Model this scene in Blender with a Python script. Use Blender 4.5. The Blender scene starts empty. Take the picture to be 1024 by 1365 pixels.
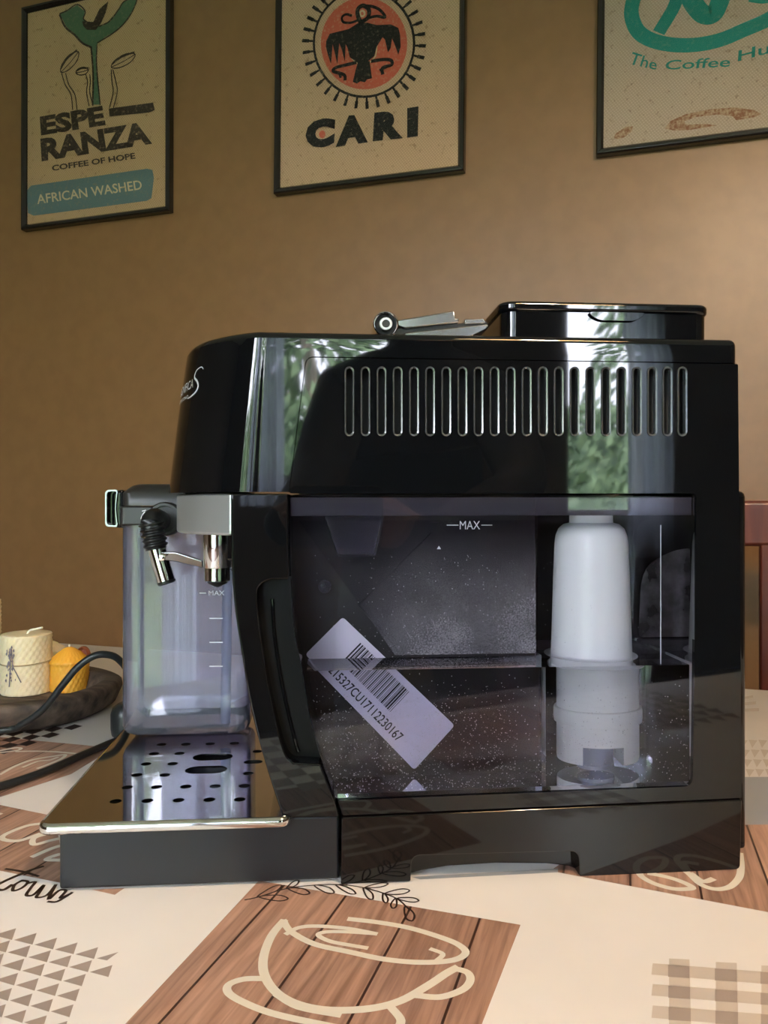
import bpy, bmesh, math, random
from mathutils import Vector, Matrix
from mathutils.geometry import tessellate_polygon

random.seed(7)
S = bpy.context.scene
COL = S.collection

# ------------------------------------------------------------------ camera
F = 1024.0            # focal length in pixels of the 1024 x 1365 frame
CX, HY = 512.0, 672.0  # principal column, horizon row
TZ = 0.75             # table top height
CZ = TZ + 0.237       # camera height
cam = bpy.data.cameras.new('camera')
cam.sensor_fit = 'HORIZONTAL'
cam.sensor_width = 36.0
cam.lens = 36.0 * F / 1024.0
cam.shift_y = (HY - 682.5) / 1024.0
cam.clip_start = 0.02
camo = bpy.data.objects.new('camera', cam)
camo.location = (0, 0, CZ)
camo.rotation_euler = (math.pi / 2, 0, 0)
COL.objects.link(camo)
S.camera = camo

# ------------------------------------------------------------------ world, sun, exposure
W = bpy.data.worlds.new('sky')
W.use_nodes = True
bgn = W.node_tree.nodes['Background']
bgn.inputs['Color'].default_value = (0.83, 0.87, 1.0, 1)
bgn.inputs['Strength'].default_value = 22.0
S.world = W
sun = bpy.data.lights.new('sun', 'SUN')
sun.energy = 16.0
sun.angle = math.radians(1.0)
sun.color = (1.0, 0.93, 0.80)
suno = bpy.data.objects.new('sun', sun)
suno.rotation_euler = (math.radians(52), 0, math.radians(175))   # high, over the roof, on to the garden
COL.objects.link(suno)
S.view_settings.view_transform = 'Standard'
S.view_settings.look = 'None'
S.view_settings.gamma = 1.0
S.view_settings.use_curve_mapping = False
S.view_settings.exposure = 0.86
S.cycles.max_bounces = 14
S.cycles.transparent_max_bounces = 24
S.cycles.transmission_bounces = 12
S.cycles.glossy_bounces = 6
S.cycles.diffuse_bounces = 5


# ------------------------------------------------------------------ helpers: tags
def tag(o, label=None, cat=None, group=None, kind=None):
    if label: o['label'] = label
    if cat: o['category'] = cat
    if group: o['group'] = group
    if kind: o['kind'] = kind
    return o


def empty(name, loc=(0, 0, 0), rz=0.0, parent=None):
    o = bpy.data.objects.new(name, None)
    o.location = loc
    o.rotation_euler = (0, 0, rz)
    o.empty_display_size = 0.02
    COL.objects.link(o)
    if parent: o.parent = parent
    return o


# ------------------------------------------------------------------ helpers: vertical planes seen in the photo
class Frame:
    """a turned local frame: u along, w away from the camera, z up; find() meets a view ray with the plane w = const"""
    def __init__(s, x0, y0, ang, zb):
        s.x0, s.y0, s.a, s.zb = x0, y0, ang, zb
        s.c, s.s = math.cos(ang), math.sin(ang)

    def find(s, px, py, w=0.0):
        k, m = (px - CX) / F, (HY - py) / F
        # w = -(X-x0) s + (Y-y0) c ; X = t k ; Y = t
        t = (w - s.x0 * s.s + s.y0 * s.c) / (s.c - k * s.s)
        X, Y = t * k, t
        u = (X - s.x0) * s.c + (Y - s.y0) * s.s
        return (u, CZ + t * m - s.zb)

    def root(s, name):
        return empty(name, (s.x0, s.y0, s.zb), s.a)

    def world(s, u, w):
        return (s.x0 + u * s.c - w * s.s, s.y0 + u * s.s + w * s.c)


MF = Frame(0.0, 0.4798, math.atan(0.076), TZ)            # coffee machine
WF = Frame(-0.8506, 1.77, math.radians(-17.7), 0.0)      # wall with the posters


def L(px, py, w=0.0):
    return MF.find(px, py, w)


def T(px, py, z=0.0):
    """table-plane point (world x, y) under a pixel, z above the table"""
    t = (CZ - TZ - z) * F / (py - HY)
    return (t * (px - CX) / F, t)


def at(px, py, Y):
    return Vector(((px - CX) / F * Y, Y, CZ + (HY - py) / F * Y))


# ------------------------------------------------------------------ helpers: materials
def mat(name, col=(0.5, 0.5, 0.5), rough=0.5, metal=0.0, spec=0.5, coat=0.0, **kw):
    m = bpy.data.materials.new(name)
    m.use_nodes = True
    b = m.node_tree.nodes['Principled BSDF']
    b.inputs['Base Color'].default_value = (*col, 1)
    b.inputs['Roughness'].default_value = rough
    b.inputs['Metallic'].default_value = metal
    b.inputs['Specular IOR Level'].default_value = spec
    b.inputs['Coat Weight'].default_value = coat
    b.inputs['Coat Roughness'].default_value = 0.03
    for k, v in kw.items():
        b.inputs[k].default_value = v
    return m


def nt(m):
    return m.node_tree.nodes, m.node_tree.links, m.node_tree.nodes['Principled BSDF']


def add_noise_color(m, c1, c2, scale=(10, 10, 10), detail=4, lo=0.35, hi=0.65, rot=0.0, bump=0.0, dist=0.001, coord='Object'):
    n, l, b = nt(m)
    tc = n.new('ShaderNodeTexCoord')
    mp = n.new('ShaderNodeMapping')
    mp.inputs['Scale'].default_value = scale
    mp.inputs['Rotation'].default_value = (0, 0, rot)
    no = n.new('ShaderNodeTexNoise')
    no.inputs['Scale'].default_value = 1.0
    no.inputs['Detail'].default_value = detail
    rp = n.new('ShaderNodeValToRGB')
    rp.color_ramp.elements[0].position = lo
    rp.color_ramp.elements[0].color = (*c1, 1)
    rp.color_ramp.elements[1].position = hi
    rp.color_ramp.elements[1].color = (*c2, 1)
    l.new(tc.outputs[coord], mp.inputs[0])
    l.new(mp.outputs[0], no.inputs['Vector'])
    l.new(no.outputs['Fac'], rp.inputs[0])
    l.new(rp.outputs[0], b.inputs['Base Color'])
    if bump:
        bp = n.new('ShaderNodeBump')
        bp.inputs['Strength'].default_value = bump
        bp.inputs['Distance'].default_value = dist
        l.new(no.outputs['Fac'], bp.inputs['Height'])
        l.new(bp.outputs[0], b.inputs['Normal'])
    return m


def thin_clear(name, tint=(0.9, 0.9, 0.95), edge=(0.5, 0.45, 0.6), ior=1.5, haze=0.0, haze_col=(0.8, 0.8, 0.9), rough=0.02, haze_noise=None):
    """thin clear plastic: straight-through tinted light, a mirror share by Fresnel, a little milky haze"""
    m = bpy.data.materials.new(name)
    m.use_nodes = True
    n, l = m.node_tree.nodes, m.node_tree.links
    n.clear()
    out = n.new('ShaderNodeOutputMaterial')
    tr = n.new('ShaderNodeBsdfTransparent')
    gl = n.new('ShaderNodeBsdfGlossy')
    gl.inputs['Roughness'].default_value = rough
    lw = n.new('ShaderNodeLayerWeight')
    lw.inputs['Blend'].default_value = 0.35
    mc = n.new('ShaderNodeMix')
    mc.data_type = 'RGBA'
    mc.inputs[6].default_value = (*tint, 1)
    mc.inputs[7].default_value = (*edge, 1)
    l.new(lw.outputs['Facing'], mc.inputs[0])
    l.new(mc.outputs[2], tr.inputs['Color'])
    fr = n.new('ShaderNodeFresnel')
    fr.inputs['IOR'].default_value = ior
    base = tr.outputs[0]
    if haze > 0:
        df = n.new('ShaderNodeBsdfDiffuse')
        df.inputs['Color'].default_value = (*haze_col, 1)
        tl = n.new('ShaderNodeBsdfTranslucent')
        tl.inputs['Color'].default_value = (*haze_col, 1)
        ms = n.new('ShaderNodeMixShader')
        ms.inputs[0].default_value = 0.5
        l.new(df.outputs[0], ms.inputs[1])
        l.new(tl.outputs[0], ms.inputs[2])
        mh = n.new('ShaderNodeMixShader')
        mh.inputs[0].default_value = haze
        if haze_noise:
            tc = n.new('ShaderNodeTexCoord')
            no = n.new('ShaderNodeTexNoise')
            no.inputs['Scale'].default_value = haze_noise
            no.inputs['Detail'].default_value = 6
            mr = n.new('ShaderNodeMapRange')
            mr.inputs[1].default_value = 0.3
            mr.inputs[2].default_value = 0.7
            mr.inputs[3].default_value = haze * 0.3
            mr.inputs[4].default_value = haze * 1.5
            l.new(tc.outputs['Object'], no.inputs['Vector'])
            l.new(no.outputs['Fac'], mr.inputs[0])
            l.new(mr.outputs[0], mh.inputs[0])
        l.new(base, mh.inputs[1])
        l.new(ms.outputs[0], mh.inputs[2])
        base = mh.outputs[0]
    mx = n.new('ShaderNodeMixShader')
    l.new(fr.outputs[0], mx.inputs[0])
    l.new(base, mx.inputs[1])
    l.new(gl.outputs[0], mx.inputs[2])
    l.new(mx.outputs[0], out.inputs[0])
    return m


# ------------------------------------------------------------------ helpers: meshes
def link(name, me, m=None, parent=None, smooth=40, bevel=0.0, seg=2):
    o = bpy.data.objects.new(name, me)
    COL.objects.link(o)
    if m: me.materials.append(m)
    if parent: o.parent = parent
    if smooth is not None and len(me.polygons):
        me.polygons.foreach_set('use_smooth', [True] * len(me.polygons))
        me.set_sharp_from_angle(angle=math.radians(smooth))
    elif len(me.polygons):
        me.polygons.foreach_set('use_smooth', [False] * len(me.polygons))
    if bevel:
        b = o.modifiers.new('bevel', 'BEVEL')
        b.width = bevel
        b.segments = seg
        b.limit_method = 'ANGLE'
        b.angle_limit = math.radians(35)
        b.harden_normals = False
        wn = o.modifiers.new('weighted_normal', 'WEIGHTED_NORMAL')
        wn.keep_sharp = True
    return o


class MB:
    def __init__(s):
        s.v, s.f = [], []

    def add(s, vs, fs):
        n = len(s.v)
        s.v += [tuple(x) for x in vs]
        s.f += [tuple(i + n for i in f) for f in fs]
        return s

    def box(s, x0, x1, y0, y1, z0, z1):
        return s.add([(x0, y0, z0), (x1, y0, z0), (x1, y1, z0), (x0, y1, z0), (x0, y0, z1), (x1, y0, z1), (x1, y1, z1), (x0, y1, z1)],
                     [(0, 3, 2, 1), (4, 5, 6, 7), (0, 1, 5, 4), (1, 2, 6, 5), (2, 3, 7, 6), (3, 0, 4, 7)])

    def prism(s, loops, a, b, put=lambda u, z, w: (u, w, z)):
        """closed slab: loops[0] outline, further loops are holes, between depth a and b"""
        if not isinstance(loops[0][0], (tuple, list)):
            loops = [loops]
        flat = [p for lp in loops for p in lp]
        n = len(flat)
        vs = [put(p[0], p[1], a) for p in flat] + [put(p[0], p[1], b) for p in flat]
        if len(loops) == 1:
            fs = [tuple(range(n)), tuple(range(2 * n - 1, n - 1, -1))]
        else:
            tri = tessellate_polygon([[Vector((p[0], p[1], 0)) for p in lp] for lp in loops])
            fs = [tuple(t) for t in tri] + [tuple(i + n for i in reversed(t)) for t in tri]
        k = 0
        for lp in loops:
            m = len(lp)
            for i in range(m):
                j = (i + 1) % m
                fs.append((k + i, k + j, n + k + j, n + k + i))
            k += m
        return s.add(vs, fs)

    def rings(s, rings, cap=True, closed=True):
        m = len(rings[0])
        vs = [p for r in rings for p in r]
        fs = []
        for a in range(len(rings) - 1):
            for i in range(m if closed else m - 1):
                j = (i + 1) % m
                fs.append((a * m + i, a * m + j, (a + 1) * m + j, (a + 1) * m + i))
        if cap:
            fs.append(tuple(range(m - 1, -1, -1)))
            fs.append(tuple((len(rings) - 1) * m + i for i in range(m)))
        return s.add(vs, fs)

    def lathe(s, prof, c=(0, 0, 0), seg=32, axis='Z', cap=True):
        rs = []
        for r, h in prof:
            ring = []
            for i in range(seg):
                a = 2 * math.pi * i / seg
                p = (r * math.cos(a), r * math.sin(a), h)
                if axis == 'Y': p = (p[0], p[2], p[1])
                if axis == 'X': p = (p[2], p[0], p[1])
                ring.append((c[0] + p[0], c[1] + p[1], c[2] + p[2]))
            rs.append(ring)
        return s.rings(rs, cap)

    def tube(s, path, rad, seg=10, cap=True):
        path = [Vector(p) for p in path]
        rs = []
        ref = Vector((0.13, 0.21, 0.97)).normalized()
        n = len(path)
        for i, p in enumerate(path):
            d = (path[min(i + 1, n - 1)] - path[max(i - 1, 0)]).normalized()
            x = d.cross(ref)
            if x.length < 1e-4: x = d.cross(Vector((1, 0, 0)))
            x.normalize()
            y = d.cross(x)
            r = rad[i] if isinstance(rad, (list, tuple)) else rad
            rs.append([tuple(p + (x * math.cos(2 * math.pi * k / seg) + y * math.sin(2 * math.pi * k / seg)) * r) for k in range(seg)])
        return s.rings(rs, cap)

    def mesh(s, name):
        me = bpy.data.meshes.new(name)
        me.from_pydata(s.v, [], s.f)
        bm = bmesh.new()
        bm.from_mesh(me)
        bmesh.ops.remove_doubles(bm, verts=bm.verts, dist=1e-6)
        bmesh.ops.recalc_face_normals(bm, faces=bm.faces)
        bm.to_mesh(me)
        bm.free()
        me.update()
        return me

    def build(s, name, m=None, parent=None, smooth=40, bevel=0.0, seg=2):
        return link(name, s.mesh(name), m, parent, smooth, bevel, seg)


def boolean(a, b, op='DIFFERENCE'):
    """apply b to a and forget b"""
    md = a.modifiers.new('cut', 'BOOLEAN')
    md.operation = op
    md.solver = 'EXACT'
    md.object = b
    dg = bpy.context.evaluated_depsgraph_get()
    dg.update()
    me = bpy.data.meshes.new_from_object(a.evaluated_get(dg))
    a.modifiers.clear()
    old = a.data
    a.data = me
    bpy.data.objects.remove(b)
    me.polygons.foreach_set('use_smooth', [True] * len(me.polygons))
    me.set_sharp_from_angle(angle=math.radians(35))
    return a


def spline(pts, n=6, closed=False):
    """Catmull-Rom through the points"""
    P = [Vector(p) for p in pts]
    out = []
    m = len(P)
    rng = range(m if closed else m - 1)
    for i in rng:
        if closed:
            p0, p1, p2, p3 = P[(i - 1) % m], P[i], P[(i + 1) % m], P[(i + 2) % m]
        else:
            p0, p1, p2, p3 = P[max(i - 1, 0)], P[i], P[i + 1], P[min(i + 2, m - 1)]
        for k in range(n):
            t = k / n
            out.append(0.5 * ((2 * p1) + (p2 - p0) * t + (2 * p0 - 5 * p1 + 4 * p2 - p3) * t * t + (3 * p1 - p0 - 3 * p2 + p3) * t ** 3))
    if not closed: out.append(P[-1])
    return [tuple(p) for p in out]


def rrect(x0, x1, y0, y1, r, n=5):
    pts = []
    for cx, cy, a0 in ((x1 - r, y1 - r, 0), (x0 + r, y1 - r, 90), (x0 + r, y0 + r, 180), (x1 - r, y0 + r, 270)):
        for i in range(n + 1):
            a = math.radians(a0 + 90 * i / n)
            pts.append((cx + r * math.cos(a), cy + r * math.sin(a)))
    return pts


def roundpoly(pts, rad, n=5):
    """round the corners of a polygon (rad: one number or one per corner)"""
    out = []
    m = len(pts)
    for i in range(m):
        r = rad[i] if isinstance(rad, (list, tuple)) else rad
        p = Vector(pts[i])
        if r <= 0:
            out.append(tuple(p)); continue
        a = (Vector(pts[i - 1]) - p); b = (Vector(pts[(i + 1) % m]) - p)
        ra = min(r, a.length * 0.49); rb = min(r, b.length * 0.49)
        A = p + a.normalized() * ra; B = p + b.normalized() * rb
        for k in range(n + 1):
            t = k / n
            q = A * (1 - t) ** 2 + p * 2 * t * (1 - t) + B * t * t
            out.append(tuple(q))
    return out


def ribbon(pts, width, closed=False):
    """outline polygon quads of a flat stroke (2D), returns verts2d, faces"""
    P = [Vector(p[:2]) for p in pts]
    n = len(P)
    vs, fs = [], []
    for i in range(n):
        if closed:
            d = P[(i + 1) % n] - P[i - 1]
        else:
            d = P[min(i + 1, n - 1)] - P[max(i - 1, 0)]
        if d.length < 1e-9: d = Vector((1, 0))
        d.normalize()
        nn = Vector((-d.y, d.x))
        w = width[i] if isinstance(width, (list, tuple)) else width
        if not closed:
            if i == 0: P0 = P[i] - d * w * 0.3
            elif i == n - 1: P0 = P[i] + d * w * 0.3
            else: P0 = P[i]
        else:
            P0 = P[i]
        vs += [tuple(P0 + nn * w / 2), tuple(P0 - nn * w / 2)]
    for i in range(n if closed else n - 1):
        a, b = 2 * i, 2 * ((i + 1) % n)
        fs.append((a, a + 1, b + 1, b))
    return vs, fs


class Flat:
    """flat print on a plane: collects 2D polygons and strokes given by photo pixels, put() lays them on the plane"""
    def __init__(s, unp, put):
        s.unp, s.put, s.v, s.f, s.k = unp, put, [], [], 0.0

    def raw(s, vs, fs):
        n = len(s.v)
        s.v += [(*x[:2], s.k) for x in vs]
        s.f += [tuple(i + n for i in f) for f in fs]
        s.k += 1.3e-5          # ink laid over ink: each stroke a hair above the last

    def poly(s, px):
        P = [s.unp(*p) for p in px]
        tri = tessellate_polygon([[Vector((p[0], p[1], 0)) for p in P]])
        s.raw(P, tri)
        s.k -= 1.3e-5
        return s

    def stroke(s, px, width, smooth=5, closed=False):
        if smooth:
            px = spline([(p[0], p[1], 0) for p in px], smooth, closed)
        P = [s.unp(p[0], p[1]) for p in px]
        s.raw(*ribbon(P, width, closed))
        return s

    def text(s, txt, quad, bold=0.0, n=1):
        """quad: pixels of lower-left, lower-right, upper-right, upper-left of the text's box"""
        cu = bpy.data.curves.new('lettering', 'FONT')
        cu.body = txt
        cu.offset = bold
        cu.resolution_u = 3
        ob = bpy.data.objects.new('lettering', cu)
        COL.objects.link(ob)
        dg = bpy.context.evaluated_depsgraph_get()
        me = bpy.data.meshes.new_from_object(ob.evaluated_get(dg))
        vs = [v.co.copy() for v in me.vertices]
        fs = [tuple(p.vertices) for p in me.polygons]
        bpy.data.objects.remove(ob)
        bpy.data.meshes.remove(me)
        x0, x1 = min(v.x for v in vs), max(v.x for v in vs)
        y0, y1 = min(v.y for v in vs), max(v.y for v in vs)
        Q = [Vector(q) for q in quad]
        out = []
        for v in vs:
            a, b = (v.x - x0) / (x1 - x0), (v.y - y0) / (y1 - y0)
            q = (Q[0] * (1 - a) + Q[1] * a) * (1 - b) + (Q[3] * (1 - a) + Q[2] * a) * b
            out.append(s.unp(q.x, q.y))
        s.raw(out, fs)
        return s

    def build(s, name, m, parent, h=0.0):
        me = bpy.data.meshes.new(name)
        me.from_pydata([s.put(p[0], p[1], h + (p[2] if h >= 0 else -p[2])) for p in s.v], [], s.f)
        me.update()
        return link(name, me, m, parent, smooth=None)


# ------------------------------------------------------------------ materials
M = {}
M['wall'] = mat('wall_paint_brown', (0.20, 0.105, 0.036), 0.42, spec=0.62)
add_noise_color(M['wall'], (0.208, 0.107, 0.040), (0.228, 0.118, 0.045), (30, 30, 30), 6, bump=0.05, dist=0.002)
M['wall2'] = mat('wall_paint_plain', (0.16, 0.11, 0.07), 0.8)
M['ceiling'] = mat('ceiling_paint', (0.75, 0.73, 0.70), 0.9)
M['floor'] = mat('floor_wood', (0.12, 0.065, 0.035), 0.45)
add_noise_color(M['floor'], (0.09, 0.045, 0.025), (0.16, 0.09, 0.05), (2, 40, 10), 5)
M['white_trim'] = mat('white_trim', (0.75, 0.75, 0.74), 0.4)
M['gloss'] = mat('glossy_black_plastic', (0.003, 0.0035, 0.0045), 0.03, spec=0.48)
M['gloss_base'] = mat('satin_black_plastic', (0.005, 0.004, 0.004), 0.06, spec=0.42)
M['recess'] = mat('dark_recess_plastic', (0.006, 0.006, 0.006), 0.28, spec=0.18)
M['satin'] = mat('matt_black_plastic', (0.008, 0.009, 0.012), 0.34, spec=0.5)
M['inner'] = mat('inner_black_plastic', (0.009, 0.008, 0.009), 0.5)
M['void'] = mat('vent_dark', (0.004, 0.004, 0.005), 0.6)
M['chrome'] = mat('chrome', (0.80, 0.80, 0.80), 0.06, 1.0)
M['steel'] = mat('polished_steel', (0.62, 0.62, 0.63), 0.055, 1.0)
M['dull_chrome'] = mat('dull_chrome', (0.36, 0.37, 0.38), 0.22, 1.0)
M['silver'] = mat('silver_paint', (0.60, 0.61, 0.62), 0.32, 0.75)
M['greyplastic'] = mat('dark_grey_plastic', (0.024, 0.022, 0.021), 0.36)
M['rubber'] = mat('black_rubber', (0.008, 0.008, 0.008), 0.35)
M['rim'] = mat('slot_rim', (0.05, 0.055, 0.06), 0.12, spec=0.8)
M['white'] = mat('white_filter_plastic', (0.88, 0.88, 0.90), 0.30)
M['sticker'] = mat('sticker_paper', (0.80, 0.76, 0.86), 0.55)
M['ink'] = mat('black_ink', (0.012, 0.010, 0.014), 0.6)
M['tank'] = thin_clear('smoky_tank_plastic', (0.95, 0.93, 0.965), (0.45, 0.42, 0.50), 1.42)
M['tankmist'] = thin_clear('misted_deep_wall', (0.95, 0.94, 0.96), (0.6, 0.58, 0.65), 1.1, haze=0.5, haze_col=(0.7, 0.66, 0.7), haze_noise=60.0)
M['tankback'] = thin_clear('misted_tank_wall', (0.95, 0.94, 0.96), (0.6, 0.58, 0.65), 1.1, haze=0.16, haze_col=(0.62, 0.58, 0.62), haze_noise=22.0)


def mist_falloff(m, z0, z1, x0, x1, amount):
    """drops settle thickest just above the water"""
    n, l = m.node_tree.nodes, m.node_tree.links
    mr = [x for x in n if x.type == 'MAP_RANGE'][0]
    tc = [x for x in n if x.type == 'TEX_COORD'][0]
    sp = n.new('ShaderNodeSeparateXYZ'); l.new(tc.outputs['Object'], sp.inputs[0])
    g = n.new('ShaderNodeMapRange'); g.interpolation_type = 'SMOOTHSTEP'
    g.inputs[1].default_value = z0; g.inputs[2].default_value = z1; g.inputs[3].default_value = 1.0; g.inputs[4].default_value = 0.0
    l.new(sp.outputs[2], g.inputs[0])
    n2 = n.new('ShaderNodeTexNoise'); n2.inputs['Scale'].default_value = 900; n2.inputs['Detail'].default_value = 2
    l.new(tc.outputs['Object'], n2.inputs['Vector'])
    r2 = n.new('ShaderNodeMapRange'); r2.inputs[1].default_value = 0.35; r2.inputs[2].default_value = 0.7; r2.inputs[3].default_value = 0.5; r2.inputs[4].default_value = 1.6
    l.new(n2.outputs['Fac'], r2.inputs[0])
    m1 = n.new('ShaderNodeMath'); m1.operation = 'MULTIPLY'; l.new(g.outputs[0], m1.inputs[0]); l.new(mr.outputs[0], m1.inputs[1])
    m2 = n.new('ShaderNodeMath'); m2.operation = 'MULTIPLY'; l.new(m1.outputs[0], m2.inputs[0]); l.new(r2.outputs[0], m2.inputs[1])
    gx = n.new('ShaderNodeMapRange'); gx.interpolation_type = 'SMOOTHSTEP'
    gx.inputs[1].default_value = x0; gx.inputs[2].default_value = x1; gx.inputs[3].default_value = 0.0; gx.inputs[4].default_value = amount
    l.new(sp.outputs[0], gx.inputs[0])
    m3 = n.new('ShaderNodeMath'); m3.operation = 'MULTIPLY'; l.new(m2.outputs[0], m3.inputs[0]); l.new(gx.outputs[0], m3.inputs[1])
    mh = mr.outputs[0].links[0].to_node
    for lk in list(mr.outputs[0].links):
        if lk.to_node.type == 'MIX_SHADER': mh = lk.to_node; l.remove(lk)
    l.new(m3.outputs[0], mh.inputs[0])
M['jug'] = thin_clear('clear_jug_plastic', (0.90, 0.90, 0.96), (0.42, 0.38, 0.58), 1.5, haze=0.145, haze_col=(0.75, 0.78, 0.95))
M['straw'] = thin_clear('milky_straw_plastic', (0.8, 0.82, 0.95), (0.6, 0.6, 0.8), 1.4, haze=0.5, haze_col=(0.75, 0.8, 0.98))
M['mark'] = mat('moulded_mark', (0.75, 0.74, 0.78), 0.4)
M['badge'] = mat('silver_lettering', (0.80, 0.80, 0.82), 0.3, 0.3)
M['bubble'] = mat('air_bubble', (0.65, 0.62, 0.68), 0.15, spec=0.9)
mw = bpy.data.materials.new('water')
mw.use_nodes = True
mw.node_tree.nodes.clear()
_o = mw.node_tree.nodes.new('ShaderNodeOutputMaterial')
_g = mw.node_tree.nodes.new('ShaderNodeBsdfGlass')
_g.inputs['IOR'].default_value = 1.33
_g.inputs['Roughness'].default_value = 0.0
_g.inputs['Color'].default_value = (0.97, 0.97, 1.0, 1)
mw.node_tree.links.new(_g.outputs[0], _o.inputs[0])
M['water'] = mw
M['cloth'] = mat('tablecloth_vinyl', (0.70, 0.64, 0.59), 0.34, spec=0.4)
add_noise_color(M['cloth'], (0.68, 0.645, 0.615), (0.73, 0.695, 0.665), (9, 9, 9), 3, bump=0.12, dist=0.004)
M['taupe'] = mat('print_taupe', (0.33, 0.27, 0.24), 0.36)
M['taupe_light'] = mat('print_taupe_light', (0.53, 0.465, 0.41), 0.36)
M['slate'] = mat('print_slate_grey', (0.29, 0.31, 0.34), 0.36)
M['cream'] = mat('print_cream', (0.70, 0.66, 0.57), 0.36)
M['brown_ink'] = mat('print_dark_brown', (0.030, 0.016, 0.012), 0.36)


def wood_print(name):
    m = mat(name, (0.3, 0.15, 0.09), 0.36)
    n, l, b = nt(m)
    tc = n.new('ShaderNodeTexCoord')
    mp = n.new('ShaderNodeMapping')
    mp.inputs['Rotation'].default_value = (0, 0, math.radians(17.7))
    l.new(tc.outputs['Object'], mp.inputs[0])
    sep = n.new('ShaderNodeSeparateXYZ')
    l.new(mp.outputs[0], sep.inputs[0])
    # planks 34 mm wide, grain along t
    mul = n.new('ShaderNodeMath'); mul.operation = 'MULTIPLY'; mul.inputs[1].default_value = 1 / 0.041
    l.new(sep.outputs[0], mul.inputs[0])
    fl = n.new('ShaderNodeMath'); fl.operation = 'FLOOR'
    l.new(mul.outputs[0], fl.inputs[0])
    fr = n.new('ShaderNodeMath'); fr.operation = 'FRACT'
    l.new(mul.outputs[0], fr.inputs[0])
    wn = n.new('ShaderNodeTexWhiteNoise'); wn.noise_dimensions = '1D'
    l.new(fl.outputs[0], wn.inputs['W'])
    m2 = n.new('ShaderNodeMapping')
    m2.inputs['Scale'].default_value = (260, 14, 1)
    l.new(mp.outputs[0], m2.inputs[0])
    no = n.new('ShaderNodeTexNoise')
    no.inputs['Scale'].default_value = 1.0
    no.inputs['Detail'].default_value = 6
    no.inputs['Distortion'].default_value = 0.6
    l.new(m2.outputs[0], no.inputs['Vector'])
    ad = n.new('ShaderNodeMath'); ad.operation = 'MULTIPLY_ADD'
    ad.inputs[1].default_value = 0.25
    l.new(wn.outputs['Value'], ad.inputs[0])
    l.new(no.outputs['Fac'], ad.inputs[2])
    rp = n.new('ShaderNodeValToRGB')
    rp.color_ramp.elements[0].position = 0.30
    rp.color_ramp.elements[0].color = (0.17, 0.088, 0.062, 1)
    rp.color_ramp.elements[1].position = 0.85
    rp.color_ramp.elements[1].color = (0.50, 0.305, 0.225, 1)
    l.new(ad.outputs[0], rp.inputs[0])
    gap = n.new('ShaderNodeMath'); gap.operation = 'LESS_THAN'; gap.inputs[1].default_value = 0.035
    l.new(fr.outputs[0], gap.inputs[0])
    mx = n.new('ShaderNodeMix'); mx.data_type = 'RGBA'
    l.new(gap.outputs[0], mx.inputs[0])
    l.new(rp.outputs[0], mx.inputs[6])
    mx.inputs[7].default_value = (0.05, 0.022, 0.014, 1)
    l.new(mx.outputs[2], b.inputs['Base Color'])
    return m


M['woodprint'] = wood_print('print_wood_planks')


def burlap(name, c1, c2):
    m = mat(name, c1, 0.9, spec=0.2)
    n, l, b = nt(m)
    tc = n.new('ShaderNodeTexCoord')
    mp = n.new('ShaderNodeMapping')
    mp.inputs['Rotation'].default_value = (0, math.radians(35), 0)
    l.new(tc.outputs['Object'], mp.inputs[0])
    w1 = n.new('ShaderNodeTexWave'); w1.bands_direction = 'X'
    w1.inputs['Scale'].default_value = 75; w1.inputs['Distortion'].default_value = 2.0; w1.inputs['Detail'].default_value = 2
    w2 = n.new('ShaderNodeTexWave'); w2.bands_direction = 'Z'
    w2.inputs['Scale'].default_value = 75; w2.inputs['Distortion'].default_value = 2.0; w2.inputs['Detail'].default_value = 2
    l.new(mp.outputs[0], w1.inputs['Vector']); l.new(mp.outputs[0], w2.inputs['Vector'])
    mu = n.new('ShaderNodeMath'); mu.operation = 'MULTIPLY'
    l.new(w1.outputs['Fac'], mu.inputs[0]); l.new(w2.outputs['Fac'], mu.inputs[1])
    no = n.new('ShaderNodeTexNoise'); no.inputs['Scale'].default_value = 90; no.inputs['Detail'].default_value = 4
    l.new(tc.outputs['Object'], no.inputs['Vector'])
    rp = n.new('ShaderNodeValToRGB')
    rp.color_ramp.elements[0].position = 0.30; rp.color_ramp.elements[0].color = (0.45, 0.4, 0.35, 1)
    rp.color_ramp.elements[1].position = 0.40; rp.color_ramp.elements[1].color = (1, 1, 1, 1)
    l.new(no.outputs['Fac'], rp.inputs[0])
    mx = n.new('ShaderNodeMix'); mx.data_type = 'RGBA'
    mx.inputs[6].default_value = (*c2, 1); mx.inputs[7].default_value = (*c1, 1)
    l.new(mu.outputs[0], mx.inputs[0])
    m3 = n.new('ShaderNodeMix'); m3.data_type = 'RGBA'; m3.blend_type = 'MULTIPLY'
    m3.inputs[0].default_value = 0.55
    l.new(mx.outputs[2], m3.inputs[6]); l.new(rp.outputs[0], m3.inputs[7])
    l.new(m3.outputs[2], b.inputs['Base Color'])
    bp = n.new('ShaderNodeBump'); bp.inputs['Strength'].default_value = 0.4; bp.inputs['Distance'].default_value = 0.0006
    l.new(mu.outputs[0], bp.inputs['Height']); l.new(bp.outputs[0], b.inputs['Normal'])
    return m


def speckled(name, c, c2, s=160, lo=0.3, hi=0.45):
    m = mat(name, c, 0.8, spec=0.2)
    return add_noise_color(m, c2, c, (s, s, s), 3, lo, hi)


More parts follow.
